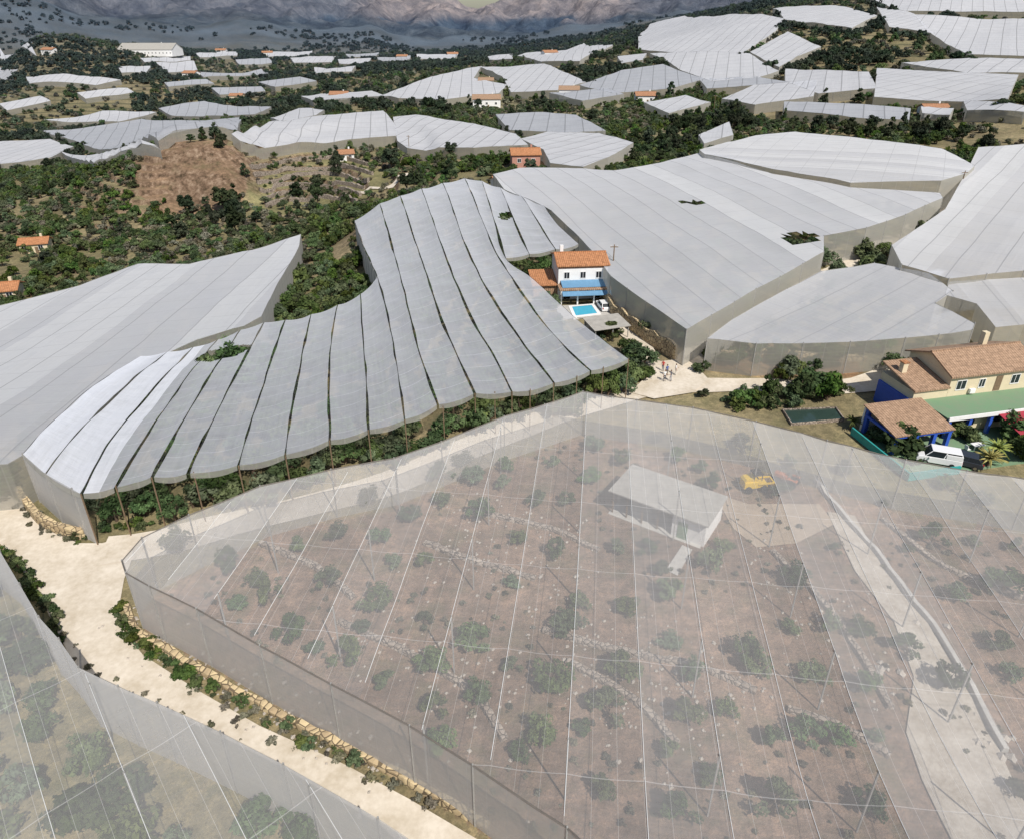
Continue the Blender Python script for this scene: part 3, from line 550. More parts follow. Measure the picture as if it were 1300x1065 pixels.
# ------------------------------------------------------------------ plants
def treemesh(name,leaf,seed,Rr,Hh,nclump,nl,ls,trunk=.14,base=.25,kind='round'):
    r_=random.Random(seed); V=[];Fc=[];MI=[];SH=[]
    def tube(a_,b_,ra,rb,sg=6):
        a_=Vector(a_);b_=Vector(b_);d=(b_-a_).normalized();u=d.orthogonal();v=d.cross(u);c0=len(V)
        for (c,rr) in ((a_,ra),(b_,rb)):
            for i in range(sg):
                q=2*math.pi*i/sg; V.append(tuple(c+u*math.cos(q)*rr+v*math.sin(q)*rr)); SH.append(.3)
        for i in range(sg): Fc.append((c0+i,c0+(i+1)%sg,c0+sg+(i+1)%sg,c0+sg+i)); MI.append(0)
    tube((0,0,-.2),(r_.uniform(-.1,.1),r_.uniform(-.1,.1),Hh*base*1.4),trunk,trunk*.7)
    cl=[]
    for i in range(nclump):
        th=r_.uniform(0,6.283)
        if kind=='round':
            el=math.asin(r_.uniform(-.25,1)); q=r_.uniform(.45,.95); c=Vector((math.cos(th)*math.cos(el)*Rr*q,math.sin(th)*math.cos(el)*Rr*q,Hh*base+(Hh*(1-base))*(.3+.62*q*math.sin(el))))
            cr_=Rr*r_.uniform(.28,.45)
        else:
            hh=r_.uniform(0,1); rad=Rr*(1-hh)**.7*r_.uniform(.3,.95); c=Vector((math.cos(th)*rad,math.sin(th)*rad,Hh*(base+(1-base)*hh*.92))); cr_=Rr*r_.uniform(.2,.36)
        cl.append((c,cr_)); 
        if i<6: tube((0,0,Hh*base*1.2),tuple(c*.85),trunk*.5,trunk*.15,4)
    for (c,cr_) in cl:
        sh=r_.uniform(0,1)
        for j in range(nl//nclump):
            d=Vector((r_.gauss(0,1),r_.gauss(0,1),r_.gauss(0,1)*.8+.25)).normalized(); p_=c+Vector((d.x,d.y,d.z*.75))*cr_*r_.uniform(.55,1.05)
            nn=(d+Vector((r_.gauss(0,.5),r_.gauss(0,.5),r_.gauss(0,.5)+.3))).normalized(); u=nn.orthogonal().normalized(); q=r_.uniform(0,6.28); u=u*math.cos(q)+nn.cross(u)*math.sin(q); v=nn.cross(u); s=ls*r_.uniform(.6,1.3); c0=len(V)
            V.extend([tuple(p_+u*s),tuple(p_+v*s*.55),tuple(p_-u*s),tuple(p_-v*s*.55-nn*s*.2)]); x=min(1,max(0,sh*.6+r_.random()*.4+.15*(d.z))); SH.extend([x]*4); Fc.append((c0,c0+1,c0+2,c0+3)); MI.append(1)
    me=bpy.data.meshes.new(name); me.from_pydata(V,[],Fc); me.materials.append(M_bark); me.materials.append(leaf); me.polygons.foreach_set("material_index",np.array(MI,dtype=np.int32))
    sa=me.attributes.new("shade",'FLOAT','POINT'); sa.data.foreach_set("value",SH); me.update(); return me
def coll(name,meshes):
    c=bpy.data.collections.new(name)
    for m_ in meshes: c.objects.link(bpy.data.objects.new(m_.name,m_))
    return c
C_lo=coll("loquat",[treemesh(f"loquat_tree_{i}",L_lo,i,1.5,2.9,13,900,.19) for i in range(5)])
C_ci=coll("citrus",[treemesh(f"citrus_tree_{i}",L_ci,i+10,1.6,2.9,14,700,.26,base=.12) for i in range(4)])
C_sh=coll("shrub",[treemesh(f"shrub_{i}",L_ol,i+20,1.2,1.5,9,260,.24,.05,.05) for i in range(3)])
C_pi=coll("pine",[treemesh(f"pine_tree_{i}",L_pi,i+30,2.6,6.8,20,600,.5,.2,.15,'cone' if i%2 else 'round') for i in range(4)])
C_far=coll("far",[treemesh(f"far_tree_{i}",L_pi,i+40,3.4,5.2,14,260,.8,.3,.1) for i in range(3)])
def scatter(name,P,sc,C,nv,squash=None):
    P=np.asarray(P); n_=len(P)
    if n_==0: return
    z=G(P[:,0],P[:,1])-.05; me=bpy.data.meshes.new(name); me.vertices.add(n_); me.vertices.foreach_set("co",np.column_stack([P[:,:2],z]).ravel())
    a1=me.attributes.new("rot",'FLOAT_VECTOR','POINT'); rv=np.zeros((n_,3)); rv[:,2]=rng.random(n_)*6.28; rv[:,:2]=rng.normal(0,.06,(n_,2)); a1.data.foreach_set("vector",rv.ravel())
    a2=me.attributes.new("scl",'FLOAT_VECTOR','POINT'); s=np.asarray(sc)[:,None]*(1+rng.normal(0,.12,(n_,3))); a2.data.foreach_set("vector",s.ravel())
    a3=me.attributes.new("idx",'INT','POINT'); a3.data.foreach_set("value",rng.integers(0,nv,n_).astype(np.int32))
    ob=bpy.data.objects.new(name,me); scene.collection.objects.link(ob)
    g=bpy.data.node_groups.new(name+"_scatter",'GeometryNodeTree'); g.interface.new_socket("Geometry",in_out='INPUT',socket_type='NodeSocketGeometry'); g.interface.new_socket("Geometry",in_out='OUTPUT',socket_type='NodeSocketGeometry')
    gi=g.nodes.new("NodeGroupInput"); go=g.nodes.new("NodeGroupOutput"); ip=g.nodes.new("GeometryNodeInstanceOnPoints"); ci=g.nodes.new("GeometryNodeCollectionInfo"); ci.inputs[0].default_value=C; ci.inputs["Separate Children"].default_value=True; ci.inputs["Reset Children"].default_value=True
    def na_(t,nm): q=g.nodes.new("GeometryNodeInputNamedAttribute"); q.data_type=t; q.inputs[0].default_value=nm; return q.outputs[0]
    g.links.new(gi.outputs[0],ip.inputs["Points"]); g.links.new(ci.outputs[0],ip.inputs["Instance"]); ip.inputs["Pick Instance"].default_value=True
    g.links.new(na_('INT','idx'),ip.inputs["Instance Index"]); g.links.new(na_('FLOAT_VECTOR','rot'),ip.inputs["Rotation"]); g.links.new(na_('FLOAT_VECTOR','scl'),ip.inputs["Scale"]); g.links.new(ip.outputs[0],go.inputs[0])
    md=ob.modifiers.new("scatter",'NODES'); md.node_group=g; return ob
def inpoly(poly,sp,jit=.45,rot=.3):
    poly=np.array(poly)[:,:2]; mn=poly.min(0)-10; mx_=poly.max(0)+10; c=(mn+mx_)/2; L=np.linalg.norm(mx_-mn)/2
    g_=np.arange(-L,L,sp); a_,b_=np.meshgrid(g_,g_); a_=a_.ravel()+rng.normal(0,jit*sp*.5,a_.size); b_=b_.ravel()+rng.normal(0,jit*sp*.5,b_.size)
    P=np.column_stack([c[0]+a_*math.cos(rot)-b_*math.sin(rot),c[1]+a_*math.sin(rot)+b_*math.cos(rot)]); return P[pip(P,poly)]
def shrink(P,k): c=P.mean(0); return c+(P-c)*k
OR=[(230,700),(420,745),(480,770),(540,795),(600,822),(430,683),(500,718),(490,872),(550,852),(555,908),(600,612),(640,597),(560,642),(590,590),(735,772),(798,777),(850,762),(720,800),(850,818),(945,840),(870,915),(770,908),(690,935),(980,948),(1060,945),(960,850),(1050,800),(1090,805),(1030,862),(920,908),(1262,822),(1200,872),(1272,752),(1150,832),(1120,642),(1180,692),(1232,690),
(905,622),(990,630),(918,700),(900,722),(1010,742),(650,742),(705,705),(662,690),(780,702),(400,832),(440,838),(370,812),(330,742),(345,765),(700,592),(750,573),(830,562),(940,572),(1000,592),(1070,602),(380,700),(290,720),(470,640),(520,660),(560,610),(610,660),(680,640),(720,640),(750,610),(650,850),(610,890),(700,870),(790,860),(820,700),(840,730),(1000,800),(1100,880),(1110,940),(1020,940),(1290,700),(1240,640),(1200,620),(1280,860),(300,770),(460,800),(640,620),(480,690),(540,720),(740,930),(850,960),(880,860),(660,960),(1060,700),(890,600),(860,585),(790,590),(1150,700),(1210,760),(560,950),(760,1010),(860,1040),(980,1030),(1100,1030),(900,990),(1290,1010)]
PO=np.array([S(x,y) for x,y in OR])[:,:2]; scatter("loquat_orchard",PO,rng.uniform(.5,.9,len(PO))*np.where(rng.random(len(PO))<.2,.65,1),C_lo,5)
tu=inpoly(shrink(W_F[:,:2],.97),1.9,.9); kk=fbm(tu[:,0]/9,tu[:,1]/9,3,33)>.52; scatter("weeds",tu[kk],rng.uniform(.12,.34,kk.sum()),C_sh,3)
W_L=SP(P_L,6)[:,:2]; q=inpoly(shrink(W_L,.97),3.4,.4); q=q[(np.hypot(q[:,0],q[:,1])<110)]; scatter("loquat_orchard",q,rng.uniform(.7,1.15,len(q)),C_lo,5)
q=inpoly(shrink(W_M,.99),3.9,.3,-.1); scatter("loquat_orchard",q,rng.uniform(.9,1.4,len(q)),C_lo,5)
q=inpoly(shrink(SP(P_D,6)[:,:2],.985),5.5,.4); scatter("loquat_orchard",q,rng.uniform(.9,1.5,len(q)),C_lo,5)
q=inpoly(shrink(SP(P_N,6)[:,:2],.98),5.5,.4); scatter("loquat_orchard",q,rng.uniform(.9,1.5,len(q)),C_lo,5)
q=inpoly(shrink(SP(P_H,6)[:,:2],.97),5.0,.4); scatter("loquat_orchard",q,rng.uniform(.8,1.2,len(q)),C_lo,5)
for (cx,cy,n_,sp) in ((282,450,5,2.2),(642,276,2,1.0),(1017,305,4,2.6)):
    c=S(cx,cy,5)[:2]; q=c+np.column_stack([np.linspace(-sp,sp,n_)*1.2,rng.normal(0,.5,n_)]); scatter("loquat_tree",q,np.full(n_,1.85),C_lo,5)
he=smooth(SP([(120,640),(193,628),(303,612),(418,580),(514,553),(603,522),(650,518),(703,508),(790,480)],2)[:,:2],1.6); he=he+rng.normal(0,.8,he.shape); keep=rng.random(len(he))<.7; scatter("orchard_hedge",he[keep],rng.uniform(.7,1.3,keep.sum()),C_lo,5)
he=smooth(SP([(800,440),(812,455),(815,475),(800,485),(780,492)],1)[:,:2],1.2); he=he+rng.normal(0,.8,he.shape); scatter("orchard_hedge",he,rng.uniform(.7,1.2,len(he)),C_lo,5)
he=smooth(SP([(600,512),(660,505),(720,498),(770,492)],0)[:,:2],1.8); scatter("orchard_hedge",he+rng.normal(0,.8,he.shape),rng.uniform(.5,1.0,len(he)),C_ci,4)
for q_,C_,sp_ in (([(150,775),(160,800),(210,840),(250,868)],C_ci,.4),([(250,868),(340,915),(450,968),(560,1030)],C_sh,.45),([(250,866),(340,913),(450,966)],C_ci,1.3),([(10,700),(35,735),(60,775),(78,815)],C_ci,.5),([(30,640),(60,672),(100,690)],C_sh,.5),([(130,672),(190,668)],C_ci,.5),([(100,690),(108,684)],C_ci,.3),([(78,815),(110,850),(200,892),(330,950)],C_sh,1.5)):
    he=smooth(SP(q_)[:,:2],sp_); he=he+rng.normal(0,.35,he.shape); scatter("grass_verge",he,rng.uniform(.14,.42,len(he)),C_,3)
for q_ in ([(910,447),(960,448),(1020,452),(1080,452)],[(905,460),(960,464),(1060,468)],[(940,500),(1000,505),(1080,498)],[(900,505),(960,520),(1010,515)]):
    he=smooth(SP(q_)[:,:2],1.3); he=he+rng.normal(0,.6,he.shape); scatter("roadside_shrubs",he,rng.uniform(.3,.8,len(he)),C_ci,4)
for q_ in ([(690,335),(760,320),(800,410),(800,430),(750,425),(700,390)],[(985,512),(1075,512),(1080,548),(995,550)],[(1060,480),(1170,440),(1310,430),(1450,470),(1500,640),(1150,600),(1075,560)],[(648,190),(695,190),(695,218),(648,218)],[(598,118),(640,118),(640,140),(598,140)],[(600,96),(635,96),(635,114),(600,114)],[(708,112),(740,112),(740,130),(708,130)],[(0,640),(120,670),(160,640),(30,580)]): EX.append(SP(q_)[:,:2])
def free(P):
    k=np.ones(len(P),bool)
    for q_ in EX: k&=~pip(P,q_)
    return P[k]
def polar(r0,r1,area,amax=.82):
    n_=int(.5*2*amax*(r1*r1-r0*r0)/area); r_=np.sqrt(rng.uniform(r0*r0,r1*r1,n_)); a_=rng.uniform(-amax,amax,n_); return np.column_stack([np.sin(a_)*r_,np.cos(a_)*r_])
bare=[SP(q_)[:,:2] for q_ in ([(180,196),(240,190),(298,194),(318,225),(300,258),(240,270),(200,262),(178,238)],TERR)]
P=free(polar(88,420,8)); f=fbm(P[:,0]/28,P[:,1]/28,3,101); P=P[(f>.41)|(rng.random(len(P))<.12)]
for b_ in bare: k=pip(P,b_)&(rng.random(len(P))<.88); P=P[~k]
f=fbm(P[:,0]/40,P[:,1]/40,3,111)+rng.normal(0,.05,len(P)); ci_=(f>.49)
scatter("citrus_grove",P[ci_],rng.uniform(.6,1.2,ci_.sum()),C_ci,4); oth=P[~ci_]; k=rng.random(len(oth)); scatter("shrubland",oth[k<.65],rng.uniform(.6,1.5,(k<.65).sum()),C_sh,3); scatter("loquat_grove",oth[(k>=.65)],rng.uniform(.7,1.2,(k>=.65).sum()),C_lo,5)
for j in range(7):
    he=smooth(SP([(320+j*4,210+j*9),(370,202+j*10),(430,200+j*10),(476-j*5,211+j*9)])[:,:2],3.2); he=he+rng.normal(0,.5,he.shape); scatter("terrace_planting",he,rng.uniform(.35,.8,len(he)),C_ci if j%2 else C_sh,3)
P=free(polar(210,420,700)); scatter("pine_trees",P,rng.uniform(.6,1.2,len(P)),C_pi,4)
for q_,sp in (([(150,192),(200,182),(290,174),(330,188),(290,194),(210,193)],5),([(750,195),(800,185),(850,180),(880,190),(840,205),(790,212)],5),([(820,170),(880,150),(940,140),(960,165),(900,175)],6),([(985,170),(990,160),(1150,162),(1240,182),(1180,185),(1010,166)],7),([(230,262),(300,255),(330,285),(250,295)],6),([(700,190),(740,190),(745,205),(705,205)],3)):
    P=free(inpoly(SP(q_),sp,.8)); scatter("pine_trees",P,rng.uniform(.5,1.0,len(P)),C_pi,4)
P=free(polar(420,1250,60)); f=fbm(P[:,0]/90,P[:,1]/90,3,121); kk=f>.5; scatter("pine_forest",P[kk],rng.uniform(.6,1.2,kk.sum()),C_far,3); P2=P[~kk]; P2=P2[rng.random(len(P2))<.9]; k=rng.random(len(P2))<.5; scatter("hillside_groves",P2[k],rng.uniform(1.0,2.0,k.sum()),C_ci,4); scatter("hillside_shrubs",P2[~k],rng.uniform(1.2,2.4,(~k).sum()),C_sh,3)
P=free(polar(1250,1800,330)); f=fbm(P[:,0]/150,P[:,1]/150,3,131); P=P[f>.48]; scatter("distant_forest",P,rng.uniform(.7,1.4,len(P)),C_far,3)

# ------------------------------------------------------------------ buildings
def frame(p0,p1,h=0):
    a_=S(*p0,h); b_=S(*p1,h); d=b_-a_; return a_,math.atan2(d[1],d[0]),float(np.hypot(d[0],d[1]))
def win(p,name,x,z,w_,h_,y,mat=None):
    multibox(p,name+"_frame",[(x-w_/2-.08,x+w_/2+.08,y-.05,y+.02,z+h_,z+h_+.1),(x-w_/2-.08,x+w_/2+.08,y-.08,y+.02,z-.1,z),(x-w_/2-.08,x-w_/2,y-.05,y+.02,z,z+h_),(x+w_/2,x+w_/2+.08,y-.05,y+.02,z,z+h_),(x-.03,x+.03,y-.035,y+.02,z,z+h_)],mat or M_white)
    pbox(p,name+"_glass",x-w_/2,x+w_/2,y-.02,y+.03,z,z+h_,M_glass)
def cottage(name,px,w_,d_,h_,wall,roof,rz=0):
    a_=S(*px); e_=empty(name,(a_[0],a_[1],a_[2]-.3),rz); pbox(e_,"walls",-w_/2,w_/2,0,d_,0,h_,wall); gable(e_,"roof",-w_/2,w_/2,0,d_,h_,d_*.2,roof,wall)
    for i in range(max(2,int(w_/4))): win(e_,f"window_{i}",-w_/2+w_*(i+.5)/max(2,int(w_/4)),h_*.45,1.1,1.1,0)
    pbox(e_,"door",w_*.03,w_*.03+.9,-.04,.02,0,2.1,M_wood); pbox(e_,"chimney",w_*.2,w_*.2+.6,d_*.6,d_*.6+.6,h_,h_+d_*.2+1,wall); return e_
# shed under the net
a_,rz,L=frame((776,650),(893,694)); e_=empty("farm_shed",(a_[0],a_[1],a_[2]),rz); D=5.0
pbox(e_,"roof",-.3,L+.3,-.5,D+.3,2.85,2.97,M_roofgrey); multibox(e_,"roof_purlins",[(x,x+.1,-.3,D+.1,2.72,2.84) for x in np.linspace(.2,L-.3,8)],M_wood)
pbox(e_,"back_wall",0,L,D-.15,D,0,2.7,M_white); pbox(e_,"end_wall",L-.15,L,0,D-.16,0,2.7,M_white); pbox(e_,"store_front",L*.66,L-.16,0,.15,0,2.7,M_white); pbox(e_,"partition",L*.66,L*.66+.14,.16,D-.16,0,2.7,M_white); pbox(e_,"left_wall",0,.15,1.5,D-.16,0,2.7,M_roofgrey)
multibox(e_,"posts",[(x,x+.14,0,.14,0,2.72) for x in (0,L*.16,L*.33,L*.5)],M_wood); pbox(e_,"door",L*.72,L*.72+1,-.03,-.002,0,2,M_green); pbox(e_,"floor",-.2,L+.2,-.4,D,-.2,.04,M_conc); multibox(e_,"crates",[(1+i*1.3,1.9+i*1.3,2.5,3.4,.05,.8+.3*(i%2)) for i in range(4)],M_wood)
# villa on the right
a_,rz,L=frame((1201,505),(1297,494),3.0); e_=empty("yellow_villa",(a_[0],a_[1],a_[2]-3),rz); L=12.5
pbox(e_,"walls",0,L,0,7.5,0,6.1,M_cream); gable(e_,"roof",0,L,0,7.5,6.1,1.5,M_tile2,M_cream,.5)
win(e_,"window_1",1.7,4.0,1.3,1.2,0); win(e_,"window_2",4.8,4.0,.8,1.1,0); win(e_,"window_3",9.8,4.0,1.2,1.2,0); pbox(e_,"upper_door",6.8,7.8,-.04,.02,3.2,5.3,M_wood); pbox(e_,"chimney",8.5,9.2,5,5.7,6.4,9,M_cream); pbox(e_,"air_conditioner",3,3.8,-.4,-.05,3.4,4,M_white,.03)
pbox(e_,"ground_floor",-2.2,L+1.5,-3.5,-.03,0,2.9,M_cream); pbox(e_,"terrace_roof",-3.8,L+2.5,-4.8,-.02,2.91,3.12,M_green); multibox(e_,"parapet",[(-3.8,L+2.5,-4.95,-4.8,2.8,3.3)],M_white)
multibox(e_,"blue_columns",[(x,x+.4,-4.7,-4.3,0,2.9) for x in (-3.5,-.5,2.5,5.5,8.5,11.5,14)],M_blue); multibox(e_,"ground_windows",[(x,x+1.5,-3.56,-3.49,.9,2.2) for x in (0,4.5,9)],M_glass)
extr(e_,"wing_roof",[(-.3,4.4),(6.2,5.6),(6.2,5.8),(-.3,4.6)],-5.2,-.03,M_tile2,'x'); pbox(e_,"wing_walls",-5,-.03,0,6,0,4.35,M_cream); pbox(e_,"wing_chimney",-4.4,-3.7,3.4,4.1,4.5,6.6,M_cream); pbox(e_,"chimney_cap",-4.5,-3.6,3.3,4.2,6.61,6.75,M_tile3); pbox(e_,"blue_side_wall",-5.25,-5.02,-1,6,0,3.2,M_blue)
extr(e_,"porch_roof",[(-6.5,2.6),(-.4,3.6),(-.4,3.75),(-6.5,2.75)],-12.3,-4.2,M_tile2,'x'); multibox(e_,"porch_columns",[(x,x+.45,y,y+.45,0,2.7+(y+6.3)*.15) for x in (-12,-9.3,-6.8,-4.8) for y in (-6.3,-1.2)],M_blue)
multibox(e_,"porch_beams",[(-12.1,-4.3,-6.35,-6.05,2.3,2.6),(-12.15,-11.85,-6,-1,2.3,2.6)],M_blue); pbox(e_,"porch_back_wall",-12,-5.3,-.6,-.35,0,3.2,M_white)
pbox(e_,"patio_floor",-13.5,L+3,-11,-3.55,-.15,.16,M_green); multibox(e_,"boundary_wall",[(-13.7,-13.5,-11,-1,0,1),(-13.7,-7,-11.2,-11,0,1)],M_teal)
extr(e_,"red_awning",[(-8.4,2.1),(-4.97,2.95),(-4.97,3.0),(-8.4,2.15)],3.2,10.5,M_red,'x'); multibox(e_,"awning_poles",[(x,x+.08,-8.35,-8.27,0,2.1) for x in (3.3,10.3)],M_white)
multibox(e_,"garden_furniture",[(-2,-.6,-7.8,-7,.78,.84),(-1.9,-1.8,-7.7,-7.6,0.16,.78),(-.8,-.7,-7.2,-7.1,0.16,.78),(-3,-2.5,-7.8,-7.3,.45,.5),(-3,-2.94,-7.8,-7.3,.5,1.0)],M_white)
# irrigation pond
pp=SP([(994,522),(1060,520),(1070,535),(1005,540)]); zb=float(pp[:,2].mean()); e_=empty("irrigation_basin",(0,0,0)); VV=[];FF=[]
c=pp.mean(0)
for i in range(4):
    a_=pp[i];b_=pp[(i+1)%4]; oa=a_+(a_-c)*.04; ob_=b_+(b_-c)*.04; k=len(VV); VV+=[(a_[0],a_[1],zb+.4),(b_[0],b_[1],zb+.4),(ob_[0],ob_[1],zb+.4),(oa[0],oa[1],zb+.4),(a_[0],a_[1],zb-.5),(b_[0],b_[1],zb-.5),(ob_[0],ob_[1],zb-.5),(oa[0],oa[1],zb-.5)]; FF+=[(k,k+3,k+2,k+1),(k,k+1,k+5,k+4),(k+3,k+7,k+6,k+2)]
mk("basin_wall",VV,FF,M_stone2,e_); mk("water",[(q[0],q[1],zb+.2) for q in pp],[(0,3,2,1)],M_pond,e_)
# white house in the middle
a_,rz,L=frame((708,380),(757,379)); e_=empty("white_house",(a_[0],a_[1],a_[2]-.1),rz); L=8.8
pbox(e_,"walls",0,L,0,7.5,0,6.2,M_white); gable(e_,"roof",0,L,0,7.5,6.2,1.1,M_tile3,M_white,.35); pbox(e_,"eave_band",-.05,L+.05,-.06,-.003,5.7,6.0,M_tile)
for i,x in enumerate((1.5,4.4,7.2)): win(e_,f"upper_window_{i}",x,3.9,.9,1.1,0)
pbox(e_,"terrace_floor",-.2,L+.2,-3.2,-.02,2.75,2.95,M_tile2); multibox(e_,"terrace_columns",[(x,x+.25,-3.1,-2.85,0,2.74) for x in (0,2.9,5.8,8.5)],M_white)
extr(e_,"upper_awning",[(-2.4,3.0),(-.03,3.5),(-.03,3.56),(-2.4,3.06)],.4,L-.2,M_bluecl,'x'); extr(e_,"lower_awning",[(-4.2,2.1),(-3.25,2.6),(-3.25,2.66),(-4.2,2.16)],.2,L,M_bluecl,'x'); multibox(e_,"ground_openings",[(1,2.2,-.05,.01,0.1,2.1),(4,5.5,-.05,.01,0.9,2.1),(6.6,7.7,-.05,.01,0.1,2.1)],M_glass)
pbox(e_,"side_annex",-4.3,-.03,.5,6.2,0,2.6,M_tile2); extr(e_,"annex_roof",[(0,2.61),(6.5,3.4),(6.5,3.6),(0,2.8)],-4.6,-.04,M_tile3,'x'); pbox(e_,"patio",-1,L+2,-9,-3.3,-.1,.15,M_conc); pbox(e_,"chimney",1,1.6,5,5.6,6.4,8.4,M_white)
q=SP([(726,392),(751,390),(758,401),(731,404)]); zb=q[:,2].max()+.3; e_=empty("swimming_pool",(0,0,0)); c=q.mean(0); VV=[(p_[0],p_[1],zb+.03) for p_ in q]+[(*(c+(p_-c)*1.3)[:2],zb+.03) for p_ in q]+[(*(c+(p_-c)*1.3)[:2],zb-.6) for p_ in q]; mk("coping",VV,[(i,(i+1)%4,(i+1)%4+4,i+4) for i in range(4)]+[(i+4,(i+1)%4+4,(i+1)%4+8,i+8) for i in range(4)],M_white,e_); mk("water",[(p_[0],p_[1],zb) for p_ in q],[(0,3,2,1)],M_water,e_)
a_,rz,L=frame((755,437),(797,430)); e_=empty("carport",tuple(a_),rz); extr(e_,"roof",[(-.3,2.3),(4.2,2.7),(4.2,2.8),(-.3,2.4)],-.3,6.0,M_roofgrey,'x'); multibox(e_,"posts",[(x,x+.12,y,y+.12,0,2.32+y*.08) for x in (0,3,5.7) for y in (0,3.8)],M_pole); pbox(e_,"back_wall",0,5.8,4.0,4.15,0,2.55,M_white)
cottage("red_house",(668,213),9,7,4.2,simple("pink_render",(.5,.26,.2),.9),M_tile3,.1); cottage("white_villa",(618,138),15,9,5,M_white,M_tile2,.05); cottage("stone_house",(617,110),10,7,4,M_cream,M_tile2); cottage("white_villa",(722,126),11,8,5,M_white,M_tile2,-.1)
cottage("white_farmhouse",(1188,150),9,6,3.5,M_white,M_tile); cottage("farmhouse",(45,322),7,5,3,M_cream,M_tile3,.3); cottage("farmhouse",(5,385),6,5,3,M_cream,M_tile3,.3); cottage("farmhouse",(440,205),6,5,3,M_white,M_tile,.3)
cottage("packing_warehouse",(185,72),60,30,7,M_white,M_roofgrey); cottage("farm_store",(640,240),5,4,2.5,M_white,M_tile,.4); cottage("farmhouse",(820,132),10,7,4,M_white,M_tile); cottage("farmhouse",(300,130),10,7,5,M_cream,M_tile); cottage("farmhouse",(430,128),12,8,4,M_white,M_tile)
for (x,y) in ((60,70),(280,69),(340,72),(510,77),(575,74),(240,100),(700,74)): cottage("distant_farmhouse",(x,y),14,9,5,M_white,M_tile,random.uniform(-.4,.4))

# ------------------------------------------------------------------ vehicles
def car(name,px,rz,paint,van=False):
    a_=S(*px); e_=empty(name,(a_[0],a_[1],a_[2]+.14),rz)
    L=4.7 if van else 4.2; W=.92 if van else .87
    if van: low=[(-2.35,.35),(2.3,.35),(2.35,.75),(2.15,1.05),(1.55,1.15),(-2.3,1.15),(-2.35,.8)]; cab=[(-2.3,1.15),(1.5,1.15),(.85,1.85),(-2.15,1.88)]
    else: low=[(-2.1,.3),(2.05,.3),(2.1,.6),(1.95,.82),(1.05,.95),(-2.0,.98),(-2.1,.75)]; cab=[(-1.9,.96),(1.05,.95),(.4,1.42),(-1.45,1.46)]
    o1=extr(e_,"body",low,-W,W,paint); b=o1.modifiers.new("b",'BEVEL'); b.width=.08; b.segments=3
    wt=W-.14; VV=[]; 
    for s in (-1,1):
        for i,(x,z) in enumerate(cab): VV.append((x,s*(W-.04 if i<2 else wt),z))
    mk("glasshouse",VV,[(0,1,2,3),(7,6,5,4),(0,4,5,1),(1,5,6,2),(2,6,7,3),(3,7,4,0)],M_glass,e_)
    xr0,xr1=cab[3][0],cab[2][0]; pbox(e_,"roof_panel",xr0-.02,xr1+.02,-wt-.02,wt+.02,cab[3][1]-.04,cab[3][1]+.04,paint,.03)
    pil=[]
    for s in (-1,1):
        for (t0,t1) in (((cab[0][0]+.02,cab[0][1]),(cab[3][0],cab[3][1])),((cab[1][0],cab[1][1]),(cab[2][0],cab[2][1])),(((cab[0][0]+cab[1][0])/2,cab[0][1]),((cab[2][0]+cab[3][0])/2,cab[3][1]))):
            y0=s*(W-.03);y1=s*(wt+.01); k=.05; pil.append([(t0[0]-k,y0,t0[1]),(t0[0]+k,y0,t0[1]),(t0[0]+k,y0-s*.06,t0[1]),(t0[0]-k,y0-s*.06,t0[1]),(t1[0]-k,y1,t1[1]),(t1[0]+k,y1,t1[1]),(t1[0]+k,y1-s*.06,t1[1]),(t1[0]-k,y1-s*.06,t1[1])])
    VV=[];FF=[]
    for v8 in pil: k=len(VV); VV+=v8; FF+=[tuple(i+k for i in q) for q in [(0,3,2,1),(4,5,6,7),(0,1,5,4),(1,2,6,5),(2,3,7,6),(3,0,4,7)]]
    mk("pillars",VV,FF,paint,e_)
    if van: pbox(e_,"rear_side_panels",-2.27,-.6,-W+.01,W-.01,1.15,1.7,paint,.03)
    for i,(x,s) in enumerate(((-1.35,-1),(1.35,-1),(-1.35,1),(1.35,1))):
        cyl(e_,f"wheel_{i}",(x,s*W-(.2 if s>0 else .02),.32),.32,.22,M_rub,'y',18); cyl(e_,f"hub_{i}",(x,s*W+(.021 if s>0 else -.04),.32),.18,.02,M_chrome,'y',10)
    multibox(e_,"headlamps",[(low[3][0]-.08,low[2][0]+.01,s*.6-.15,s*.6+.15,.6,.74) for s in (-1,1)],M_chrome); multibox(e_,"tail_lamps",[(-L/2-.02,-L/2+.1,s*.7-.1,s*.7+.1,.7,.95) for s in (-1,1)],M_lampr); multibox(e_,"mirrors",[(.95,1.1,s*(W+.1)-.09,s*(W+.1)+.09,.95,1.12) for s in (-1,1)],paint); return e_
car("parked_van",(1188,588),math.radians(160),M_carw,True); car("parked_car",(1219,590),math.radians(150),M_card); car("parked_car",(766,393),math.radians(100),M_carw)
# boxy yellow compact loader
a_=S(957,620); e_=empty("yellow_loader",tuple(a_),.15); pbox(e_,"engine_body",-1.5,.1,-.65,.65,.45,1.35,M_yel,.08); extr(e_,"hood",[(-1.5,1.36),(.1,1.36),(-.1,1.7),(-1.3,1.6)],-.55,.55,M_yel); pbox(e_,"front_frame",.12,1.3,-.5,.5,.4,.85,M_yel,.05); multibox(e_,"lift_arms",[(.1,2.0,s*.6-.07,s*.6+.07,.9,1.08) for s in (-1,1)],M_yel); extr(e_,"bucket",[(1.9,.2),(2.6,.15),(2.65,.22),(2.0,.35),(2.05,1.0),(1.9,1.0)],-.75,.75,M_yel)
pbox(e_,"seat",-.2,.25,-.22,.22,1.36,1.5,M_dark,.03); multibox(e_,"roll_frame",[(x,x+.07,y,y+.07,1.36,2.15) for x in (-.5,.4) for y in (-.55,.48)]+[(-.55,.52,-.58,.58,2.15,2.22)],M_dark)
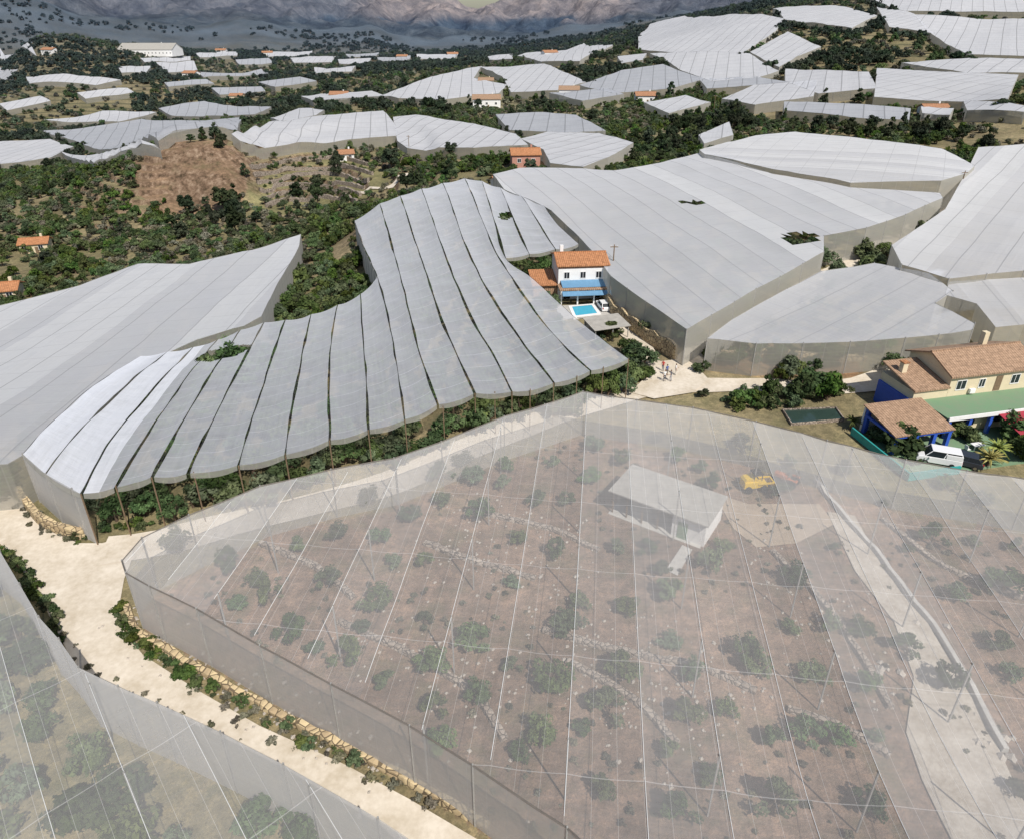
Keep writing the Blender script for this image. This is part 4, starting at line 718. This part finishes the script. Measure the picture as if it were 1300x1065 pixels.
for i,(x,s) in enumerate(((-1.0,-1),(-1.0,1),(.8,-1),(.8,1))): cyl(e_,f"wheel_{i}",(x,s*.78-.13,.4),.4,.26,M_rub,'y',16)
a_=S(1000,615); e_=empty("small_tractor",tuple(a_),2.4); pbox(e_,"bonnet",.2,1.6,-.3,.3,.6,1.15,M_orange,.08); pbox(e_,"seat_deck",-.9,.2,-.35,.35,.55,.8,M_orange,.04); pbox(e_,"seat",-.6,-.2,-.2,.2,.81,1.0,M_dark,.04); pbox(e_,"seat_back",-.7,-.6,-.2,.2,.9,1.35,M_dark,.03); cyl(e_,"steering_column",(.15,0,1.0),.03,.4,M_dark); cyl(e_,"steering_wheel",(.15,0,1.4),.18,.03,M_dark); multibox(e_,"mudguards",[(-.95,-.1,s*.55-.15,s*.55+.15,1.05,1.12) for s in (-1,1)],M_orange); cyl(e_,"exhaust",(1.1,.15,1.15),.03,.6,M_dark); multibox(e_,"roll_bar",[(-.85,-.78,-.4,-.33,.8,2),(-.85,-.78,.33,.4,.8,2),(-.85,-.78,-.4,.4,2,2.07)],M_dark)
for i,(x,s,r_) in enumerate(((-.5,-1,.55),(-.5,1,.55),(1.2,-1,.34),(1.2,1,.34))): cyl(e_,f"wheel_{i}",(x,s*.58-.13,r_),r_,.26,M_rub,'y',18)
for (x,y,h_) in ((776,372,9),(1213,262,8),(905,150,9),(520,200,8)):
    a_=S(x,y); e_=empty("utility_pole",tuple(a_)); cyl(e_,"pole",(0,0,-.3),.14,h_+.3,M_wood,'z',8,.09); pbox(e_,"crossarm",-.7,.7,-.06,.06,h_-.5,h_-.36,M_wood); multibox(e_,"insulators",[(q-.05,q+.05,-.05,.05,h_-.355,h_-.2) for q in (-.6,0,.6)],M_white)
def rubble(name,px,n_,sp,s0,s1,mat):
    P=SP(px)[:,:2]; V=[];Fc=[]; idx=[random.randrange(len(P)) for _ in range(n_)]; Q=P[idx]+rng.normal(0,sp,(n_,2)); ZQ=G(Q[:,0],Q[:,1])
    for k in range(n_):
        p_=Q[k]; s=random.uniform(s0,s1); z=float(ZQ[k]); c0=len(V)
        for (x,y,zz) in ((1,0,0),(0,1,0),(-1,0,0),(0,-1,0),(0,0,.8),(0,0,-.4),(.7,.7,.3),(-.6,.6,.35),(-.6,-.7,.3),(.7,-.6,.35)): V.append((p_[0]+x*s*random.uniform(.6,1.1),p_[1]+y*s*random.uniform(.6,1.1),z+zz*s+.02))
        Fc+=[tuple(c0+i for i in t) for t in ((0,6,4),(6,1,4),(1,7,4),(7,2,4),(2,8,4),(8,3,4),(3,9,4),(9,0,4),(0,5,6),(6,5,1),(1,5,7),(7,5,2),(2,5,8),(8,5,3),(3,5,9),(9,5,0))]
    mk(name,V,Fc,mat)
rubble("stone_rubble",[(560,700),(620,720),(700,740),(700,805),(790,830),(870,850),(940,870),(760,860),(820,900),(860,950),(470,810),(560,850),(620,905),(1000,730),(1060,790),(1110,870),(620,655),(720,680)],600,2.4,.08,.22,M_rock)
rubble("quarried_blocks",[(1105,858),(1135,850),(1240,915),(1265,940),(1190,810)],22,.9,.2,.5,M_rock)
rubble("verge_stones",[(165,790),(200,820),(250,850),(300,880),(350,905),(420,940),(480,970)],220,1.0,.08,.25,M_rock)
def palm(name,px,h_,n_,ll,mat,sc=1):
    a_=S(*px); e_=empty(name,tuple(a_)); cyl(e_,"trunk",(0,0,-.1),.22,h_,M_bark,'z',8,.16); V=[];Fc=[]
    for i in range(n_):
        az=i*2.399; up=random.uniform(.1,1.2)
        for k in range(7):
            t=k/6; r_=ll*t; z=h_+math.sin(up)*r_-.35*ll*t*t; x=math.cos(az)*r_*math.cos(up)+0;y=math.sin(az)*r_*math.cos(up); wd=.16*(1-t)*sc+.02; c0=len(V); V+=[(x-math.sin(az)*wd,y+math.cos(az)*wd,z-.05),(x,y,z+.03),(x+math.sin(az)*wd,y-math.cos(az)*wd,z-.05)]
            if k: Fc+=[(c0-3,c0,c0+1,c0-2),(c0-2,c0+1,c0+2,c0-1)]
    o_=mk("fronds",V,Fc,mat,e_); sa=o_.data.attributes.new("shade",'FLOAT','POINT'); sa.data.foreach_set("value",[random.random() for _ in V])
palm("yellow_palm",(1253,592),1.1,46,2.0,L_ye,1.4); palm("yellow_palm",(1262,583),1.6,36,1.8,L_ye,1.4); palm("yucca",(1080,545),1.2,30,1.2,L_ci)
for (x,y,s) in ((1140,572,1.5),(1285,560,1.3),(1200,556,1.0),(1120,562,.9),(1050,508,1.4),(1030,500,1.2),(1095,330,1.5),(1300,585,1.2),(1225,560,.8)):
    p_=S(x,y); scatter("garden_bush",[p_[:2],p_[:2]+.6],[s,s*.8],C_ci,4)

# ------------------------------------------------------------------ people
def person(name,px,rz,shirt,trs,pose=0):
    a_=S(*px); e_=empty(name,(a_[0],a_[1],a_[2]+.24),rz); st=.12 if pose else .02; ar=.3 if pose==1 else 0
    J={'pel':(0,0,.95),'wai':(0,0,1.1),'che':(0,.01,1.32),'nec':(0,.01,1.48),'hed':(0,.02,1.56),
       'hl':(-.1,0,.9),'kl':(-.11,st,.5),'al':(-.11,-st*.6+.0,.08),'tl':(-.12,.15-st*.6,.04),'hr':(.1,0,.9),'kr':(.11,-st*.2,.5),'ar':(.11,-st,.08),'tr':(.12,.15-st,.04),
       'sl':(-.19,.0,1.42),'el':(-.26,-.02+ar*.3,1.14),'wl':(-.25,.08+ar,.90+ar*.6),'sr':(.19,0,1.42),'er':(.26,-.02,1.14),'wr':(.25,.06,.88),'hal':(-.25,.10+ar*1.15,.83+ar*.6),'har':(.25,.08,.80)}
    Rd={'pel':.135,'wai':.12,'che':.145,'nec':.055,'hed':.05,'hl':.095,'kl':.062,'al':.042,'tl':.04,'hr':.095,'kr':.062,'ar':.042,'tr':.04,'sl':.06,'el':.042,'wl':.03,'sr':.06,'er':.042,'wr':.03,'hal':.032,'har':.032}
    ed=[('pel','wai'),('wai','che'),('che','nec'),('nec','hed'),('pel','hl'),('hl','kl'),('kl','al'),('al','tl'),('pel','hr'),('hr','kr'),('kr','ar'),('ar','tr'),('che','sl'),('sl','el'),('el','wl'),('wl','hal'),('che','sr'),('sr','er'),('er','wr'),('wr','har')]
    ks=list(J); me=bpy.data.meshes.new("body"); me.from_pydata([J[k] for k in ks],[(ks.index(p_),ks.index(q)) for p_,q in ed],[]); ob=bpy.data.objects.new("body",me); scene.collection.objects.link(ob); ob.parent=e_
    md=ob.modifiers.new("skin",'SKIN'); 
    for i,k in enumerate(ks): me.skin_vertices[0].data[i].radius=(Rd[k],Rd[k]*.8); me.skin_vertices[0].data[i].use_root=(k=='pel')
    sb=ob.modifiers.new("sub",'SUBSURF'); sb.levels=1; sb.render_levels=2
    m,n,o=newmat("clothes"); b=N(n,"ShaderNodeBsdfPrincipled"); tc=N(n,"ShaderNodeTexCoord"); sz=N(n,"ShaderNodeSeparateXYZ"); n.links.new(tc.outputs["Object"],sz.inputs[0]); ax=mth(n,'ABSOLUTE',sz.outputs[0])
    c=mixc(n,mth(n,'GREATER_THAN',sz.outputs[2],.98),trs,shirt); skin=(.45,.27,.19); c=mixc(n,mth(n,'GREATER_THAN',sz.outputs[2],1.5),c,skin); c=mixc(n,mth(n,'MULTIPLY',mth(n,'GREATER_THAN',ax,.205),mth(n,'LESS_THAN',sz.outputs[2],1.2)),c,skin); c=mixc(n,mth(n,'LESS_THAN',sz.outputs[2],.1),c,(.05,.04,.04)); n.links.new(c,b.inputs["Base Color"]); b.inputs["Roughness"].default_value=.9; n.links.new(b.outputs[0],o.inputs[0]); me.materials.append(m)
    sk_=simple("skin",skin,.6,.1,4); hr=simple("hair",(.05,.035,.025),.8,.2,6)
    def ball(nm,c,s,mat,cut=None):
        V=[];Fc=[];a1=10;b1=14
        for i in range(a1+1):
            for j in range(b1):
                th=math.pi*i/a1; ph=2*math.pi*j/b1; V.append((c[0]+s[0]*math.sin(th)*math.cos(ph),c[1]+s[1]*math.sin(th)*math.sin(ph),c[2]+s[2]*math.cos(th)))
        for i in range(a1 if cut is None else cut):
            for j in range(b1): Fc.append((i*b1+j,(i+1)*b1+j,(i+1)*b1+(j+1)%b1,i*b1+(j+1)%b1))
        return mk(nm,V,Fc,mat,e_,True)
    ball("head",(0,.03,1.64),(.078,.095,.118),sk_); ball("hair",(0,.012,1.665),(.086,.1,.112),hr,6); ball("nose",(0,.128,1.63),(.013,.018,.022),sk_); ball("eye_a",(-.03,.113,1.65),(.011,.01,.007),M_dark); ball("eye_b",(.03,.113,1.65),(.011,.01,.007),M_dark); ball("mouth",(0,.115,1.59),(.024,.01,.006),M_lampr); ball("ear_a",(-.08,.02,1.64),(.012,.022,.03),sk_); ball("ear_b",(.08,.02,1.64),(.012,.022,.03),sk_)
    bs=[]
    for s,hn in ((-1,'hal'),(1,'har')):
        c=J[hn]
        for k,l in enumerate((.07,.08,.078,.06)): bs.append((c[0]-.008,c[0]+.008,c[1]-.034+k*.02,c[1]-.02+k*.02,c[2]-.02-l,c[2]-.015))
        bs.append((c[0]-s*.02-.008,c[0]-s*.02+.008,c[1]+.035,c[1]+.05,c[2]-.05,c[2]+.01))
    multibox(e_,"fingers",bs,sk_)
person("person",(841,473),2.6,(.5,.06,.05),(.05,.06,.12),1); person("person",(846,479),.4,(.08,.12,.3),(.12,.1,.08)); person("person",(857,478),-1.5,(.75,.74,.72),(.45,.42,.36),1); person("person",(843,486),3.4,(.7,.7,.68),(.07,.07,.09)); person("person",(851,486),1.2,(.1,.1,.12),(.3,.3,.32),1)
print("OBJECTS",len(scene.objects))
